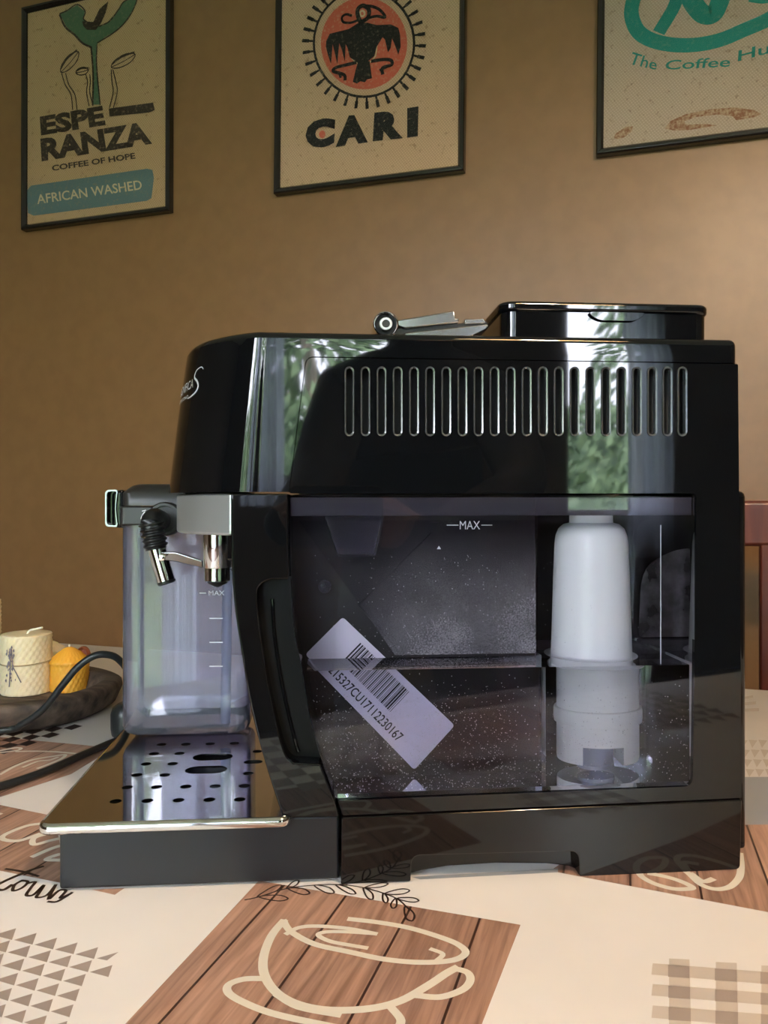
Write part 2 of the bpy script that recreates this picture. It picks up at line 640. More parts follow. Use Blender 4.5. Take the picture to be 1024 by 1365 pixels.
M['burlap1'] = burlap('burlap_tan', (0.60, 0.405, 0.235), (0.40, 0.26, 0.14))
M['burlap2'] = burlap('burlap_beige', (0.63, 0.44, 0.295), (0.44, 0.295, 0.185))
M['burlap3'] = burlap('burlap_grey', (0.50, 0.40, 0.32), (0.36, 0.28, 0.215))
M['pr_black'] = speckled('print_black_on_burlap', (0.018, 0.017, 0.017), (0.10, 0.08, 0.06))
M['pr_brown'] = speckled('print_brown_on_burlap', (0.050, 0.034, 0.024), (0.16, 0.11, 0.07))
M['pr_green'] = speckled('print_green_on_burlap', (0.085, 0.145, 0.085), (0.14, 0.17, 0.10))
M['pr_teal'] = speckled('print_blue_on_burlap', (0.115, 0.175, 0.175), (0.17, 0.19, 0.16), 120)
M['pr_turq'] = speckled('print_turquoise_on_burlap', (0.020, 0.200, 0.170), (0.07, 0.22, 0.18))
M['pr_red'] = speckled('print_red_on_burlap', (0.50, 0.115, 0.070), (0.50, 0.22, 0.14), 200)
M['pr_rust'] = speckled('print_rust_on_burlap', (0.22, 0.105, 0.06), (0.38, 0.27, 0.18), 220, 0.35, 0.6)
M['pr_sand'] = speckled('print_sand_on_burlap', (0.55, 0.43, 0.27), (0.40, 0.30, 0.18))
M['frame'] = mat('black_frame', (0.012, 0.011, 0.010), 0.16, spec=0.6)
M['sheet'] = thin_clear('clear_cover_sheet', (0.98, 0.98, 0.98), (0.9, 0.9, 0.9), 1.24, rough=0.06)
M['chairwood'] = mat('red_brown_wood', (0.14, 0.035, 0.022), 0.35)
add_noise_color(M['chairwood'], (0.075, 0.014, 0.009), (0.13, 0.030, 0.018), (60, 60, 6), 4)
M['traywood'] = mat('dark_weathered_wood', (0.06, 0.045, 0.035), 0.75)
add_noise_color(M['traywood'], (0.022, 0.014, 0.010), (0.15, 0.105, 0.075), (18, 90, 60), 6, 0.32, 0.72, bump=0.9, dist=0.003)
M['wax_cream'] = mat('cream_beeswax', (0.74, 0.64, 0.42), 0.5, **{'Subsurface Weight': 0.25, 'Subsurface Radius': (0.02, 0.012, 0.005), 'Subsurface Scale': 0.3})
M['wax_yellow'] = mat('yellow_beeswax', (0.72, 0.36, 0.035), 0.5, **{'Subsurface Weight': 0.25, 'Subsurface Radius': (0.02, 0.01, 0.003), 'Subsurface Scale': 0.3})
M['wick'] = mat('cotton_wick', (0.80, 0.76, 0.62), 0.8)
M['string'] = mat('jute_string', (0.36, 0.28, 0.15), 0.9)
M['lavender'] = mat('dried_lavender', (0.16, 0.14, 0.17), 0.9)
M['dried'] = mat('dried_orange_peel', (0.20, 0.05, 0.02), 0.6)
M['cable'] = mat('dark_rubber_cable', (0.012, 0.015, 0.016), 0.35)

# ================================================================== THE ROOM
ROOM_W0, ROOM_W1 = -2.0, 5.3       # along the poster wall (local u of WF)
ROOM_D = 3.75                      # depth of the room towards the garden door
CEIL = 2.5
rr = WF


def wput(u, z, w):
    x, y = rr.world(u, w)
    return (x, y, z)


mb = MB(); mb.prism([(ROOM_W0, 0), (ROOM_W1, 0), (ROOM_W1, CEIL), (ROOM_W0, CEIL)], 0, 0.12, wput)
tag(mb.build('wall_back', M['wall'], None, 30), kind='structure')


def slab(name, u0, u1, w0, w1, z0, z1, m):
    b = MB()
    b.prism([(u0, w0), (u1, w0), (u1, w1), (u0, w1)], z0, z1, lambda u, w, z: (*rr.world(u, w), z))
    return b.build(name, m, None, 30)


tag(slab('floor', ROOM_W0 - 0.1, ROOM_W1 + 0.1, -ROOM_D - 0.1, 0.12, -0.1, 0, M['floor']), kind='structure')
tag(slab('ceiling', ROOM_W0 - 0.1, ROOM_W1 + 0.1, -ROOM_D - 0.4, 0.12, CEIL, CEIL + 0.1, M['ceiling']), kind='structure')
tag(slab('wall_left', ROOM_W0 - 0.1, ROOM_W0, -ROOM_D, 0.0, 0, CEIL, M['wall2']), kind='structure')
tag(slab('wall_right', ROOM_W1, ROOM_W1 + 0.1, -ROOM_D, 0.0, 0, CEIL, M['wall2']), kind='structure')
# garden side: a glazed double door and a window, both real openings
DOOR = (0.10, 1.80, 0.0, 2.2)      # u0,u1,z0,z1
WIN2 = (1.86, 2.74, 1.06, 2.2)
WIN = (3.66, 4.36, 0.90, 2.2)
b = MB()
b.prism([[(ROOM_W0, 0), (DOOR[0], 0), (DOOR[0], DOOR[3]), (DOOR[1], DOOR[3]), (DOOR[1], 0), (ROOM_W1, 0), (ROOM_W1, CEIL), (ROOM_W0, CEIL)],
         [(WIN[0], WIN[2]), (WIN[1], WIN[2]), (WIN[1], WIN[3]), (WIN[0], WIN[3])],
         [(WIN2[0], WIN2[2]), (WIN2[1], WIN2[2]), (WIN2[1], WIN2[3]), (WIN2[0], WIN2[3])]], -ROOM_D - 0.15, -ROOM_D, wput)
tag(b.build('wall_front', M['wall2'], None, 30), kind='structure')


def glazing(name, u0, u1, z0, z1, mull):
    root = tag(empty(name, wput((u0 + u1) / 2, z0, -ROOM_D - 0.08), 0), kind='structure')
    inv = Matrix.Translation(root.location).inverted()
    fw = 0.055

    def bar(nm, a0, a1, c0, c1):
        q = MB(); q.prism([(a0, c0), (a1, c0), (a1, c1), (a0, c1)], -ROOM_D - 0.11, -ROOM_D - 0.05, wput)
        o = q.build(nm, M['white_trim'], None, 30); o.data.transform(inv); o.parent = root
    bar('frame_bar', u0, u0 + fw, z0, z1); bar('frame_bar', u1 - fw, u1, z0, z1)
    bar('frame_bar', u0, u1, z0, z0 + fw); bar('frame_bar', u0, u1, z1 - fw, z1)
    for k in mull: bar('frame_bar', k - fw / 2, k + fw / 2, z0, z1)
    return root


glazing('door_1', *DOOR, [1.10])
glazing('window_1', *WIN, [])
glazing('window_2', *WIN2, [])
for nm, (u0, u1, z0, z1) in (('door_daylight', DOOR), ('window_daylight', WIN), ('window_daylight', WIN2)):
    li = bpy.data.lights.new(nm, 'AREA')
    li.shape = 'RECTANGLE'; li.size = u1 - u0; li.size_y = z1 - z0
    li.cycles.is_portal = True
    lo = bpy.data.objects.new(nm, li)
    lo.location = wput((u0 + u1) / 2, (z0 + z1) / 2, -ROOM_D - 0.04)
    lo.rotation_euler = (math.radians(90), 0, rr.a)    # looks into the room
    COL.objects.link(lo)

# sheer curtains inside the door and beside the window
M['sheer'] = thin_clear('sheer_curtain', (0.45, 0.48, 0.55), (0.3, 0.3, 0.35), 1.02, haze=0.75, haze_col=(0.72, 0.78, 0.88))


def curtain(name, u0, u1, z0, z1, label):
    root = empty(name, wput((u0 + u1) / 2, z0, -ROOM_D + 0.10), rr.a)
    n = int((u1 - u0) / 0.006)
    ring0, ring1 = [], []
    for i in range(n + 1):
        x = (i / n - 0.5) * (u1 - u0)
        y = 0.022 * math.sin(x * 62) + 0.01 * math.sin(x * 151 + 1)
        ring0.append((x, y * 1.25, 0)); ring1.append((x, y, z1 - z0))
    q = MB(); q.rings([ring0, ring1], cap=False, closed=False)
    q.build('sheer_panel', M['sheer'], root, 60)
    q = MB(); q.tube([(-(u1 - u0) / 2 - 0.03, 0, z1 - z0 + 0.01), ((u1 - u0) / 2 + 0.03, 0, z1 - z0 + 0.01)], 0.012)
    q.build('curtain_rail', M['white_trim'], root)
    tag(root, label, 'curtain')


curtain('curtain', 1.32, 1.76, 0.02, 2.25, 'long pale sheer curtain at the glazed garden door')
curtain('curtain', 1.87, 2.06, 0.98, 2.25, 'narrow pale sheer curtain beside the middle window')
curtain('curtain', 3.98, 4.34, 0.70, 2.25, 'short pale sheer curtain at the small garden window')

# garden
M['lawn'] = mat('lawn', (0.05, 0.13, 0.025), 0.9)
add_noise_color(M['lawn'], (0.06, 0.11, 0.045), (0.13, 0.20, 0.08), (6, 6, 6), 6)
M['leaf'] = mat('conifer_green', (0.09, 0.20, 0.05), 0.6)
add_noise_color(M['leaf'], (0.055, 0.105, 0.055), (0.22, 0.33, 0.17), (5, 5, 5), 3)
M['bark'] = mat('pale_bark', (0.42, 0.36, 0.29), 0.8)
q = MB(); q.prism([(-9, -ROOM_D - 0.16), (14, -ROOM_D - 0.16), (14, -22), (-9, -22)], -0.12, -0.02, lambda u, w, z: (*rr.world(u, w), z))
tag(q.build('ground_lawn', M['lawn'], None, 30), kind='structure')


def tree(u, w, h, label, n=900, seed=1):
    rnd = random.Random(seed)
    x, y = rr.world(u, w)
    root = empty('garden_tree', (x, y, -0.02), rr.a)
    q = MB()
    q.tube([(0, 0, 0), (0.06, 0.02, h * 0.3), (-0.05, 0, h * 0.6), (0.02, 0, h * 0.95)], [0.09, 0.075, 0.05, 0.015], 8)
    q.build('trunk', M['bark'], root)
    q = MB()
    for i in range(n):
        t = rnd.random() ** 0.8
        z = h * (0.12 + 0.88 * t)
        r = (1 - t) * h * 0.21 + 0.12
        a = rnd.uniform(0, 6.283)
        rad = r * math.sqrt(rnd.uniform(0.05, 1))
        p = Vector((rad * math.cos(a), rad * math.sin(a), z))
        d = Vector((math.cos(a) * 0.6 + rnd.uniform(-.4, .4), math.sin(a) * 0.6 + rnd.uniform(-.4, .4), -0.75)).normalized()
        s_ = rnd.uniform(0.16, 0.38)
        sd = d.cross(Vector((rnd.uniform(-1, 1), rnd.uniform(-1, 1), 0.4))).normalized() * s_ * 0.17
        q.add([p - sd * .3, p + d * s_ * 0.45 - sd, p + d * s_, p + d * s_ * 0.45 + sd], [(0, 1, 2, 3)])
    fo = q.build('foliage', M['leaf'], root, None)
    fo['kind'] = 'stuff'
    tag(root, label, 'tree', 'garden trees behind the camera')


tree(0.9, -8.4, 5.5, 'drooping green garden tree opposite the middle of the glazed door', 1500, 3)
tree(3.6, -7.4, 5.0, 'drooping green garden tree right of the door opening with pale trunk', 1500, 4)
tree(-1.9, -8.2, 5.2, 'drooping green garden tree left of the glazed door', 1000, 5)
tree(6.2, -8.3, 4.6, 'drooping green garden tree opposite the small window', 1000, 6)
tree(8.8, -8.5, 5.0, 'drooping green garden tree at the far right of the lawn', 700, 8)

rnd = random.Random(21)
hx, hy = rr.world(2.5, -11.0)
hedge = empty('garden_hedge', (hx, hy, -0.02), rr.a)
q = MB()
for i in range(7000):
    p = Vector((rnd.uniform(-9, 11), rnd.uniform(-.5, .5), 2.75 * rnd.random() ** .9))
    s_ = rnd.uniform(.12, .30)
    d = Vector((rnd.uniform(-1, 1), rnd.uniform(-.3, .6), rnd.uniform(-1, .3))).normalized() * s_
    sd = d.cross(Vector((rnd.uniform(-1, 1), 1.2, rnd.uniform(-1, 1)))).normalized() * s_ * .45
    q.add([p, p + d * .5 - sd, p + d, p + d * .5 + sd], [(0, 1, 2, 3)])
fo = q.build('foliage', M['leaf'], hedge, None); fo['kind'] = 'stuff'
q = MB(); q.box(-9, 11, -.25, .25, 0, 2.2); q.build('hedge_core', M['leaf'], hedge, 30)
tag(hedge, 'long clipped green hedge closing the garden behind the trees', 'hedge')

# ================================================================== TABLE AND CLOTH
TA = math.radians(-17.7)
tx0, ty0 = 0.489, 0.979          # a point of the far table edge
TFr = Frame(tx0, ty0, TA, 0)


def tput(u, w, z):
    x, y = TFr.world(u, w)
    return (x, y, z)


TU0, TU1, TW = -1.55, 0.62, -0.945
table = empty('dining_table', (*TFr.world((TU0 + TU1) / 2, TW / 2), 0), TA)
hl, hw = (TU1 - TU0) / 2, -TW / 2
q = MB(); q.box(-hl + .004, hl - .004, -hw + .004, hw - .004, TZ - 0.032, TZ - 0.0035); q.build('table_top', M['chairwood'], table, 30, 0.003)
for sx in (-1, 1):
    for sy in (-1, 1):
        q = MB(); x, y = sx * (hl - .09), sy * (hw - .09)
        q.rings([[(x - a, y - a, z), (x + a, y - a, z), (x + a, y + a, z), (x - a, y + a, z)] for a, z in ((.026, 0), (.036, TZ - .12), (.036, TZ - .032))])
        q.build('leg', M['chairwood'], table, 30)
q = MB(); q.box(-hl + .07, hl - .07, -hw + .07, hw - .07, TZ - 0.11, TZ - 0.033)
q.build('apron', M['chairwood'], table, 30)
tag(table, 'red-brown wooden dining table under the printed tablecloth', 'table')

cloth = empty('tablecloth', (0, 0, 0))
tag(cloth, 'white vinyl tablecloth printed with wood panels, cups, checks and triangles', 'tablecloth')
# cloth sheet with a short drop at the edges
q = MB()
dz = 0.003
out = [(TU0 - .002, TW - .002), (TU1 + .002, TW - .002), (TU1 + .002, 0.002), (TU0 - .002, 0.002)]
rings = []
for off, z in ((-0.002, TZ), (0.0015, TZ - 0.001), (0.003, TZ - 0.005), (0.008, TZ - 0.20)):
    o_ = [(TU0 - off, TW - off), (TU1 + off, TW - off), (TU1 + off, off), (TU0 - off, off)]
    ring = []
    for i in range(4):
        a, b_ = o_[i], o_[(i + 1) % 4]
        for k in range(24):
            t = k / 24
            u, w = a[0] + (b_[0] - a[0]) * t, a[1] + (b_[1] - a[1]) * t
            wob = 0.010 * math.sin(t * 31 + i) if z < TZ - 0.1 else 0
            cxn, cyn = (0, -1) if i == 0 else (1, 0) if i == 1 else (0, 1) if i == 2 else (-1, 0)
            ring.append(tput(u + cxn * wob, w + cyn * wob, z))
    rings.append(ring)
nv = len(rings[0])
q.rings(rings, cap=False)
q.add(rings[0], [tuple(range(nv))])
q.build('cloth_sheet', M['cloth'], cloth, 30)


def tp(px, py): return T(px, py)
def tput2(x, y, h): return (x, y, TZ + h)
def TFlat(): return Flat(tp, tput2)


Z5 = lambda x, y: (300 + x / 2.438, 1150 + y / 2.438)
Z4 = lambda x, y: (x / 2.56, 1100 + y / 2.56)
Z6 = lambda x, y: (700 + x / 3.16, 1100 + y / 3.16)
Z1 = lambda x, y: (x / 4.55, 780 + y / 4.55)

WOODS = [
    [(345, 1174), (694, 1233), (590, 1500), (116, 1420)],                      # under the cup, front middle
    [(-160, 1040), (72, 1088), (81, 1130), (86, 1178), (-4, 1160), (-160, 1128)],  # left, with cream lettering
    [(-80, 975), (55, 988), (152, 997), (95, 1032), (-10, 1066), (-150, 1045)],   # far left, cup
    [(738, 1158), (800, 1115), (995, 1098), (1060, 1099), (1320, 1180), (1290, 1275), (1024, 1216), (744, 1163)],  # right
    [(122, 1186), (166, 1184), (160, 1188), (153, 1193)],
]
h = 0.00009
for i, P in enumerate(WOODS):
    f = TFlat(); f.poly(P); f.build('wood_print', M['woodprint'], cloth, h)
# panels lying between the camera and the frame's edge (mirrored in the lower body)
fl = lambda pts: [TFr.world(u, w) for u, w in pts]


def quad_uw(u0, u1, w0, w1, m, hh=h, name='wood_print'):
    f = Flat(None, tput2); f.raw(fl([(u0, w0), (u1, w0), (u1, w1), (u0, w1)]), [(0, 1, 2, 3)])
    f.build(name, m, cloth, hh)


quad_uw(-0.17, 0.02, -0.93, -0.77, M['woodprint'])
quad_uw(0.22, 0.42, -0.70, -0.50, M['woodprint'])
quad_uw(-0.95, -0.75, -0.80, -0.60, M['woodprint'])
quad_uw(-0.62, -0.42, -0.30, -0.10, M['woodprint'])
# slate grey panels
f = TFlat()
f.poly([(548, 1169), (744, 1158), (744, 1163), (560, 1172.5)])
f.build('slate_print', M['slate'], cloth, h * 1.4)
f = TFlat()
f.poly([(960, 1036), (1290, 1035), (1360, 1085), (1060, 1099), (960, 1100)])
f.build('slate_print', M['slate'], cloth, h * 1.4)

# the big cup
f = TFlat(); wd = 0.0042
C = lambda *a: [Z5(*p) for p in a]
f.stroke(C((190, 190), (150, 240), (125, 310), (130, 370), (170, 425), (240, 462), (340, 480), (470, 475), (570, 450), (660, 400), (720, 360), (752, 343)), wd * 1.15)
f.stroke(C((190, 190), (215, 225), (290, 265), (400, 290), (520, 315), (640, 325), (740, 318), (782, 295), (760, 268), (700, 243), (600, 213), (500, 195), (405, 184)), wd)
f.stroke(C((200, 232), (240, 212), (300, 207), (400, 215), (490, 232)), wd * .8)
f.stroke(C((490, 232), (400, 226), (330, 226), (303, 236), (340, 256), (400, 268), (460, 278)), wd * .75)
f.stroke(C((670, 282), (708, 298), (690, 318)), wd * .7)
f.stroke(C((745, 345), (788, 358), (797, 385), (770, 415), (700, 438), (625, 433)), wd)
f.stroke(C((122, 378), (60, 380), (12, 398), (12, 425), (60, 455), (150, 490), (280, 520), (420, 545), (540, 545), (572, 515), (540, 472)), wd)
f.stroke(C((170, 430), (240, 470), (370, 495)), wd)
f.build('cup_print', M['cream'], cloth, h * 2)

# leafy sprig
f = TFlat(); lw_ = 0.0011
f.stroke(C((65, 122), (110, 112), (200, 85), (290, 74), (370, 72), (450, 82), (520, 102), (565, 122), (600, 155)), lw_)


def leaf(b_, t_, wd_):
    b_, t_ = Vector(b_), Vector(t_)
    d = t_ - b_; nn = Vector((-d.y, d.x)).normalized() * wd_
    pts = [b_, b_ + d * .35 + nn * .8, b_ + d * .75 + nn, t_, b_ + d * .75 - nn, b_ + d * .35 - nn * .8]
    f.stroke([Z5(*p) for p in pts], lw_, 4, True)


for a in (((110, 112), (205, 118), 9), ((105, 112), (185, 75), 8), ((205, 85), (275, 100), 9), ((200, 85), (240, 60), 7), ((290, 75), (355, 98), 9), ((360, 73), (425, 102), 8),
          ((450, 82), (480, 120), 10), ((455, 82), (530, 70), 6), ((515, 100), (525, 132), 8), ((520, 102), (600, 92), 8), ((555, 118), (545, 150), 9), ((560, 118), (630, 125), 7),
          ((585, 145), (610, 190), 14)):
    leaf(*a)
f.build('sprig_print', M['brown_ink'], cloth, h * 2.4)

# triangles, front left
f = TFlat()
B0 = Vector((-20, 335))
for j in range(8):
    for i in range(-2, 8):
        tr_ = Vector((55, 352)) + Vector((70, 15 + 0.6 * j)) * i + Vector((-21, 40 + 1.6 * j)) * j + Vector((0, 1.2 * i * (i > 0)))
        if tr_.x > 420 - 36 * j or tr_.x < -60: continue
        lo_ = tr_ + Vector((-14, 40 + j)); le = tr_ + Vector((-78, 24))
        if i == 5 and j == 0: lo_, le = tr_ + Vector((-40, 29)), tr_ + Vector((-75, 22))
        f.poly([Z4(*tr_), Z4(*lo_), Z4(*le)])
f.build('triangle_print', M['taupe'], cloth, h)

# woven check, front right
f = TFlat(); g = TFlat(); k_ = TFlat()
cols = [(603, 693), (800, 892), (992, 1090), (1190, 1290)]
rows = [(590, 640), (678, 728), (768, 822), (866, 925), (972, 1035)]
for r0, r1 in rows:
    g.poly([Z6(538, r0 - 8), Z6(1290, r0 + 50), Z6(1290, r1 + 52), Z6(533, r1 - 10)])
for a, b_ in cols:
    s_ = (a - 603) * 0.075
    g.poly([Z6(a + 4, 562 + s_), Z6(b_, 566 + s_), Z6(b_ + 12, 1060), Z6(a + 4, 1060)])
    for r0, r1 in rows:
        o_ = (r0 - 590) * 0.03
        k_.poly([Z6(a + o_ * .4, r0 + s_), Z6(b_ + o_, r0 + s_ + 6), Z6(b_ + o_, r1 + s_ + 6), Z6(a + o_ * .4, r1 + s_)])
g.build('check_print', M['taupe_light'], cloth, h)
k_.build('check_print', M['taupe'], cloth, h * 2)

# small dark check under the wooden platter
f = TFlat()
o0 = Vector((110, 968)); a1 = Vector((-15.0, 5.4)); a2 = Vector((-11, -2.6))
for i in range(9):
    for j in range(5):
        if (i + j) % 2: continue
        p = o0 + a1 * i + a2 * j
        f.poly([p, p + a1 * .98, p + a1 * .98 + a2 * .98, p + a2 * .98])
f.build('dark_check_print', M['brown_ink'], cloth, h * 1.6)

# cream cup on the far left panel
f = TFlat()
C1 = lambda *a: [Z1(*p) for p in a]
f.stroke(C1((-40, 1020), (60, 1010), (115, 1000), (125, 990), (90, 988), (0, 1005)), .0035)
f.stroke(C1((100, 1010), (220, 1008), (340, 1012), (455, 1022)), .0035)
f.stroke(C1((0, 1150), (90, 1100), (200, 1060), (330, 1038), (395, 1030), (370, 1055), (300, 1085), (230, 1112)), .0035)
f.stroke(C1((140, 1105), (230, 1070), (300, 1062), (350, 1045)), .003)
f.stroke(C1((-60, 1220), (60, 1200), (160, 1165)), .0035)
f.build('cup_outline_print', M['cream'], cloth, h * 2)
# cream lettering on the left panel (big loops)
f = TFlat()
f.stroke([(70, 1098), (40, 1100), (8, 1112), (4, 1119), (25, 1121), (52, 1112)], .0042)
f.stroke([(85, 1108), (62, 1112), (45, 1118), (46, 1126), (70, 1120), (90, 1116)], .0042)
f.stroke([(95, 1124), (70, 1131), (44, 1142)], .0042)
f.stroke([(95, 1136), (76, 1140), (62, 1146), (80, 1147)], .0042)
f.stroke([(-40, 1100), (-20, 1094), (0, 1085)], .0042)
f.build('cream_lettering_print', M['cream'], cloth, h * 2)
# dark script
f = TFlat(); C4 = lambda *a: [Z4(*p) for p in a]
wd = .0021
f.stroke(C4((20, 150), (80, 160), (130, 175)), wd); f.stroke(C4((145, 142), (90, 160), (10, 195), (-20, 215), (10, 222), (40, 205)), wd * 1.3)
f.stroke(C4((75, 190), (50, 205), (45, 225), (75, 215), (95, 195), (75, 190)), wd)
f.stroke(C4((95, 200), (120, 195), (105, 215), (90, 240), (115, 238), (150, 205), (135, 230), (125, 248), (160, 240), (190, 205)), wd)
f.stroke(C4((190, 205), (165, 255), (200, 225), (225, 225), (205, 250), (240, 235)), wd)
f.stroke(C4((165, 262), (195, 262), (245, 232)), wd)
f.build('dark_script_print', M['brown_ink'], cloth, h * 2.6)
# cream cup at the right, by the machine's rear corner
f = TFlat(); C6 = lambda *a: [Z6(*p) for p in a]
wd = .0045
f.stroke(C6((490, 175), (485, 210), (540, 245), (620, 268), (680, 270), (705, 262), (650, 235), (580, 215), (525, 205)), wd)
f.stroke(C6((640, 170), (690, 205), (740, 250), (800, 270), (860, 262), (900, 225), (910, 180), (905, 120)), wd)
f.stroke(C6((700, 205), (750, 238), (790, 228)), wd)
f.build('cup_print', M['cream'], cloth, h * 2)
# triangles beyond, right
f = TFlat()
for j in range(4):
    for i in range(12):
        x = 985 + i * 13 + j * 3; y = 986 + j * 13
        f.poly([(x, y), (x + 12, y + 1), (x + 5, y + 11)])
f.build('triangle_print', M['taupe_light'], cloth, h)
f = TFlat()
f.poly([(985, 930), (1004, 927), (1004, 930), (985, 933)])
f.poly([(985, 937), (1008, 935), (1008, 939), (985, 941)])
f.poly([(985, 945), (1012, 944), (1012, 948), (985, 949)])
f.build('dash_print', M['taupe_light'], cloth, h)
# fields of small triangles and checks in front of the frame, mirrored in the glossy side
f = Flat(None, tput2)
for i in range(7):
    for j in range(7):
        u, w = 0.06 + i * .022, -0.93 + j * .022
        f.raw(fl([(u, w), (u + .021, w), (u + .01, w + .02)]), [(0, 1, 2)])
f.build('triangle_print', M['taupe'], cloth, h)
f = Flat(None, tput2)
for i in range(8):
    for j in range(8):
        if (i + j) % 2: continue
        u, w = -0.36 + i * .018, -0.935 + j * .018
        f.raw(fl([(u, w), (u + .018, w), (u + .018, w + .018), (u, w + .018)]), [(0, 1, 2, 3)])
f.build('check_print', M['taupe'], cloth, h)

# ================================================================== POSTERS
def poster(name, bl, br, height, mat_cloth, label):
    A = Vector(WF.find(*bl, -0.02)); B = Vector(WF.find(*br, -0.02))
    width = (B - A).length
    ex = (B - A).normalized(); ez = Vector((-ex.y, ex.x))
    root = empty(name, (*WF.world(A.x, 0), A.y), WF.a)

    def put(a, b_, w):      # frame-plane coordinates to root-local
        p = ex * a + ez * b_
        return (p.x, w, p.y)

    def unp(px, py, w=-0.011):
        p = Vector(WF.find(px, py, w)) - A
        return (p.dot(ex), p.dot(ez))
    fw = 0.0125
    O = [(0, 0), (width, 0), (width, height), (0, height)]
    I = [(fw, fw), (width - fw, fw), (width - fw, height - fw), (fw, height - fw)]
    for i in range(4):
        j = (i + 1) % 4
        q = MB()
        # stepped moulding: outer face, crest, inner slope
        secs = []
        for o_, n_ in ((O[i], I[i]), (O[j], I[j])):
            o_, n_ = Vector(o_), Vector(n_)
            m1 = o_.lerp(n_, 0.18); m2 = o_.lerp(n_, 0.62)
            secs.append([put(*o_, -0.0005), put(*o_, -0.016), put(*m1, -0.0195), put(*m2, -0.0195), put(*n_, -0.0135), put(*n_, -0.0005)])
        q.rings(secs)
        q.build('frame_rail', M['frame'], root, 25, 0.0007, 2)
    q = MB(); q.prism([(fw * .6, fw * .6), (width - fw * .6, fw * .6), (width - fw * .6, height - fw * .6), (fw * .6, height - fw * .6)], -0.0105, -0.003, put)
    cl = q.build('burlap_sheet', mat_cloth, root, 30)
    # clear cover sheet, slightly buckled
    n = 14
    vs, fs = [], []
    rnd = random.Random(len(label))
    ph = [rnd.uniform(0, 6) for _ in range(4)]
    for i in range(n + 1):
        for j in range(n + 1):
            a = fw * .7 + (width - fw * 1.4) * i / n; b_ = fw * .7 + (height - fw * 1.4) * j / n
            e = min(i, n - i, j, n - j) / n
            w = -0.0128 - 0.0006 * min(1, e * 6) * (math.sin(a * 23 + ph[0] + b_ * 9) + math.sin(b_ * 31 + ph[1] - a * 14))
            vs.append(put(a, b_, w))
    for i in range(n):
        for j in range(n):
            k = i * (n + 1) + j
            fs.append((k, k + n + 1, k + n + 2, k + 1))
    MB().add(vs, fs).build('cover_sheet', M['sheet'], root, 60)
    tag(root, label, 'poster', 'framed burlap coffee prints')
    return root, cl, (lambda: Flat(unp, put))


H0 = -0.01085
# --- ESPERANZA
r1, c1, FL = poster('framed_poster', (26.5, 306), (224.5, 280), 0.505, M['burlap1'], 'framed burlap poster with green seedling print above a blue banner')
z1 = lambda *a: [(x / 3.0118, y / 3.0118) for x, y in a]
f = FL()
f.poly(z1((240, 55), (270, 42), (310, 20), (340, 45), (335, 75), (350, 95), (395, 105), (430, 90), (470, 45), (500, 5), (550, -10), (540, 30), (510, 80), (470, 120), (420, 150), (392, 172), (385, 260), (400, 420), (372, 420), (372, 300), (366, 190), (330, 172), (300, 140), (265, 105)))
f.build('seedling_print', M['pr_green'], c1, H0)
f = FL()
wdt = 0.0032
f.stroke(z1((240, 55), (270, 42), (310, 18), (342, 45), (335, 75), (355, 92)), wdt); f.stroke(z1((240, 60), (262, 108), (300, 140), (330, 172), (366, 190)), wdt * 1.4)
f.stroke(z1((366, 190), (374, 300), (372, 420)), wdt * 1.3); f.stroke(z1((390, 180), (388, 260), (402, 420)), wdt)
f.stroke(z1((400, 105), (440, 85), (475, 40), (500, 5), (548, -10), (538, 32), (508, 82), (465, 125), (392, 172)), wdt)
f.poly(z1((330, 85), (375, 88), (400, 35), (435, 5), (425, 50), (405, 95), (385, 120), (350, 120), (335, 105)))
for base, tip, w_ in (((245, 290), (315, 208), 19), ((305, 292), (355, 280), 14), ((447, 270), (543, 218), 19)):
    b_, t_ = Vector(base), Vector(tip); d = t_ - b_; nn = Vector((-d.y, d.x)).normalized() * w_
    f.stroke(z1(*[tuple(p) for p in (b_, b_ + d * .25 + nn * .9, b_ + d * .7 + nn, t_, b_ + d * .7 - nn, b_ + d * .25 - nn * .9)]), wdt * .8, 4, True)
    f.stroke(z1(*[tuple(p) for p in (b_, b_ + d * .5 + nn * .15, t_)]), wdt * .6)
    f.stroke(z1(*[tuple(p) for p in (b_ - nn * .5 + d * .1, b_ + d * .5 - nn * .85, t_ - nn * .5)]), wdt * 1.2)
for x in (0, 16):
    f.stroke(z1((248 + x, 295), (262 + x * .9, 340), (285 + x, 380), (292 + x * 1.1, 440)), wdt * .8)
    f.stroke(z1((345 + x, 300), (352 + x * .7, 330), (348 + x * .8, 370), (358 + x, 425)), wdt * .8)
    f.stroke(z1((447 + x * .4, 280), (450 + x, 330), (455 + x, 370), (440 + x, 432)), wdt * .8)
f.poly(z1((437, 436), (615, 412), (622, 442), (600, 452), (440, 468)))
f.text('ESPE', z1((165, 545), (425, 503), (412, 423), (160, 468)), 0.05)
f.text('RANZA', z1((168, 648), (612, 577), (592, 487), (162, 557)), 0.05)
f.text('COFFEE OF HOPE', z1((210, 687), (545, 637), (541, 613), (208, 664)), 0.03)
f.build('seedling_and_lettering_print', M['pr_brown'], c1, H0 - 0.0002)
f = FL(); f.poly(z1((108, 765), (125, 745), (590, 677), (612, 682), (618, 715), (608, 795), (590, 806), (135, 866), (112, 855)))
f.build('blue_banner_print', M['pr_teal'], c1, H0)
f = FL(); f.text('AFRICAN WASHED', z1((150, 820), (572, 760), (566, 722), (146, 782)), 0.012)
f.build('banner_lettering', M['pr_sand'], c1, H0 - 0.0002)
f = FL(); f.poly(z1((455, 445), (600, 425), (602, 437), (458, 458))); f.build('green_bar_print', M['pr_green'], c1, H0 - 0.0004)

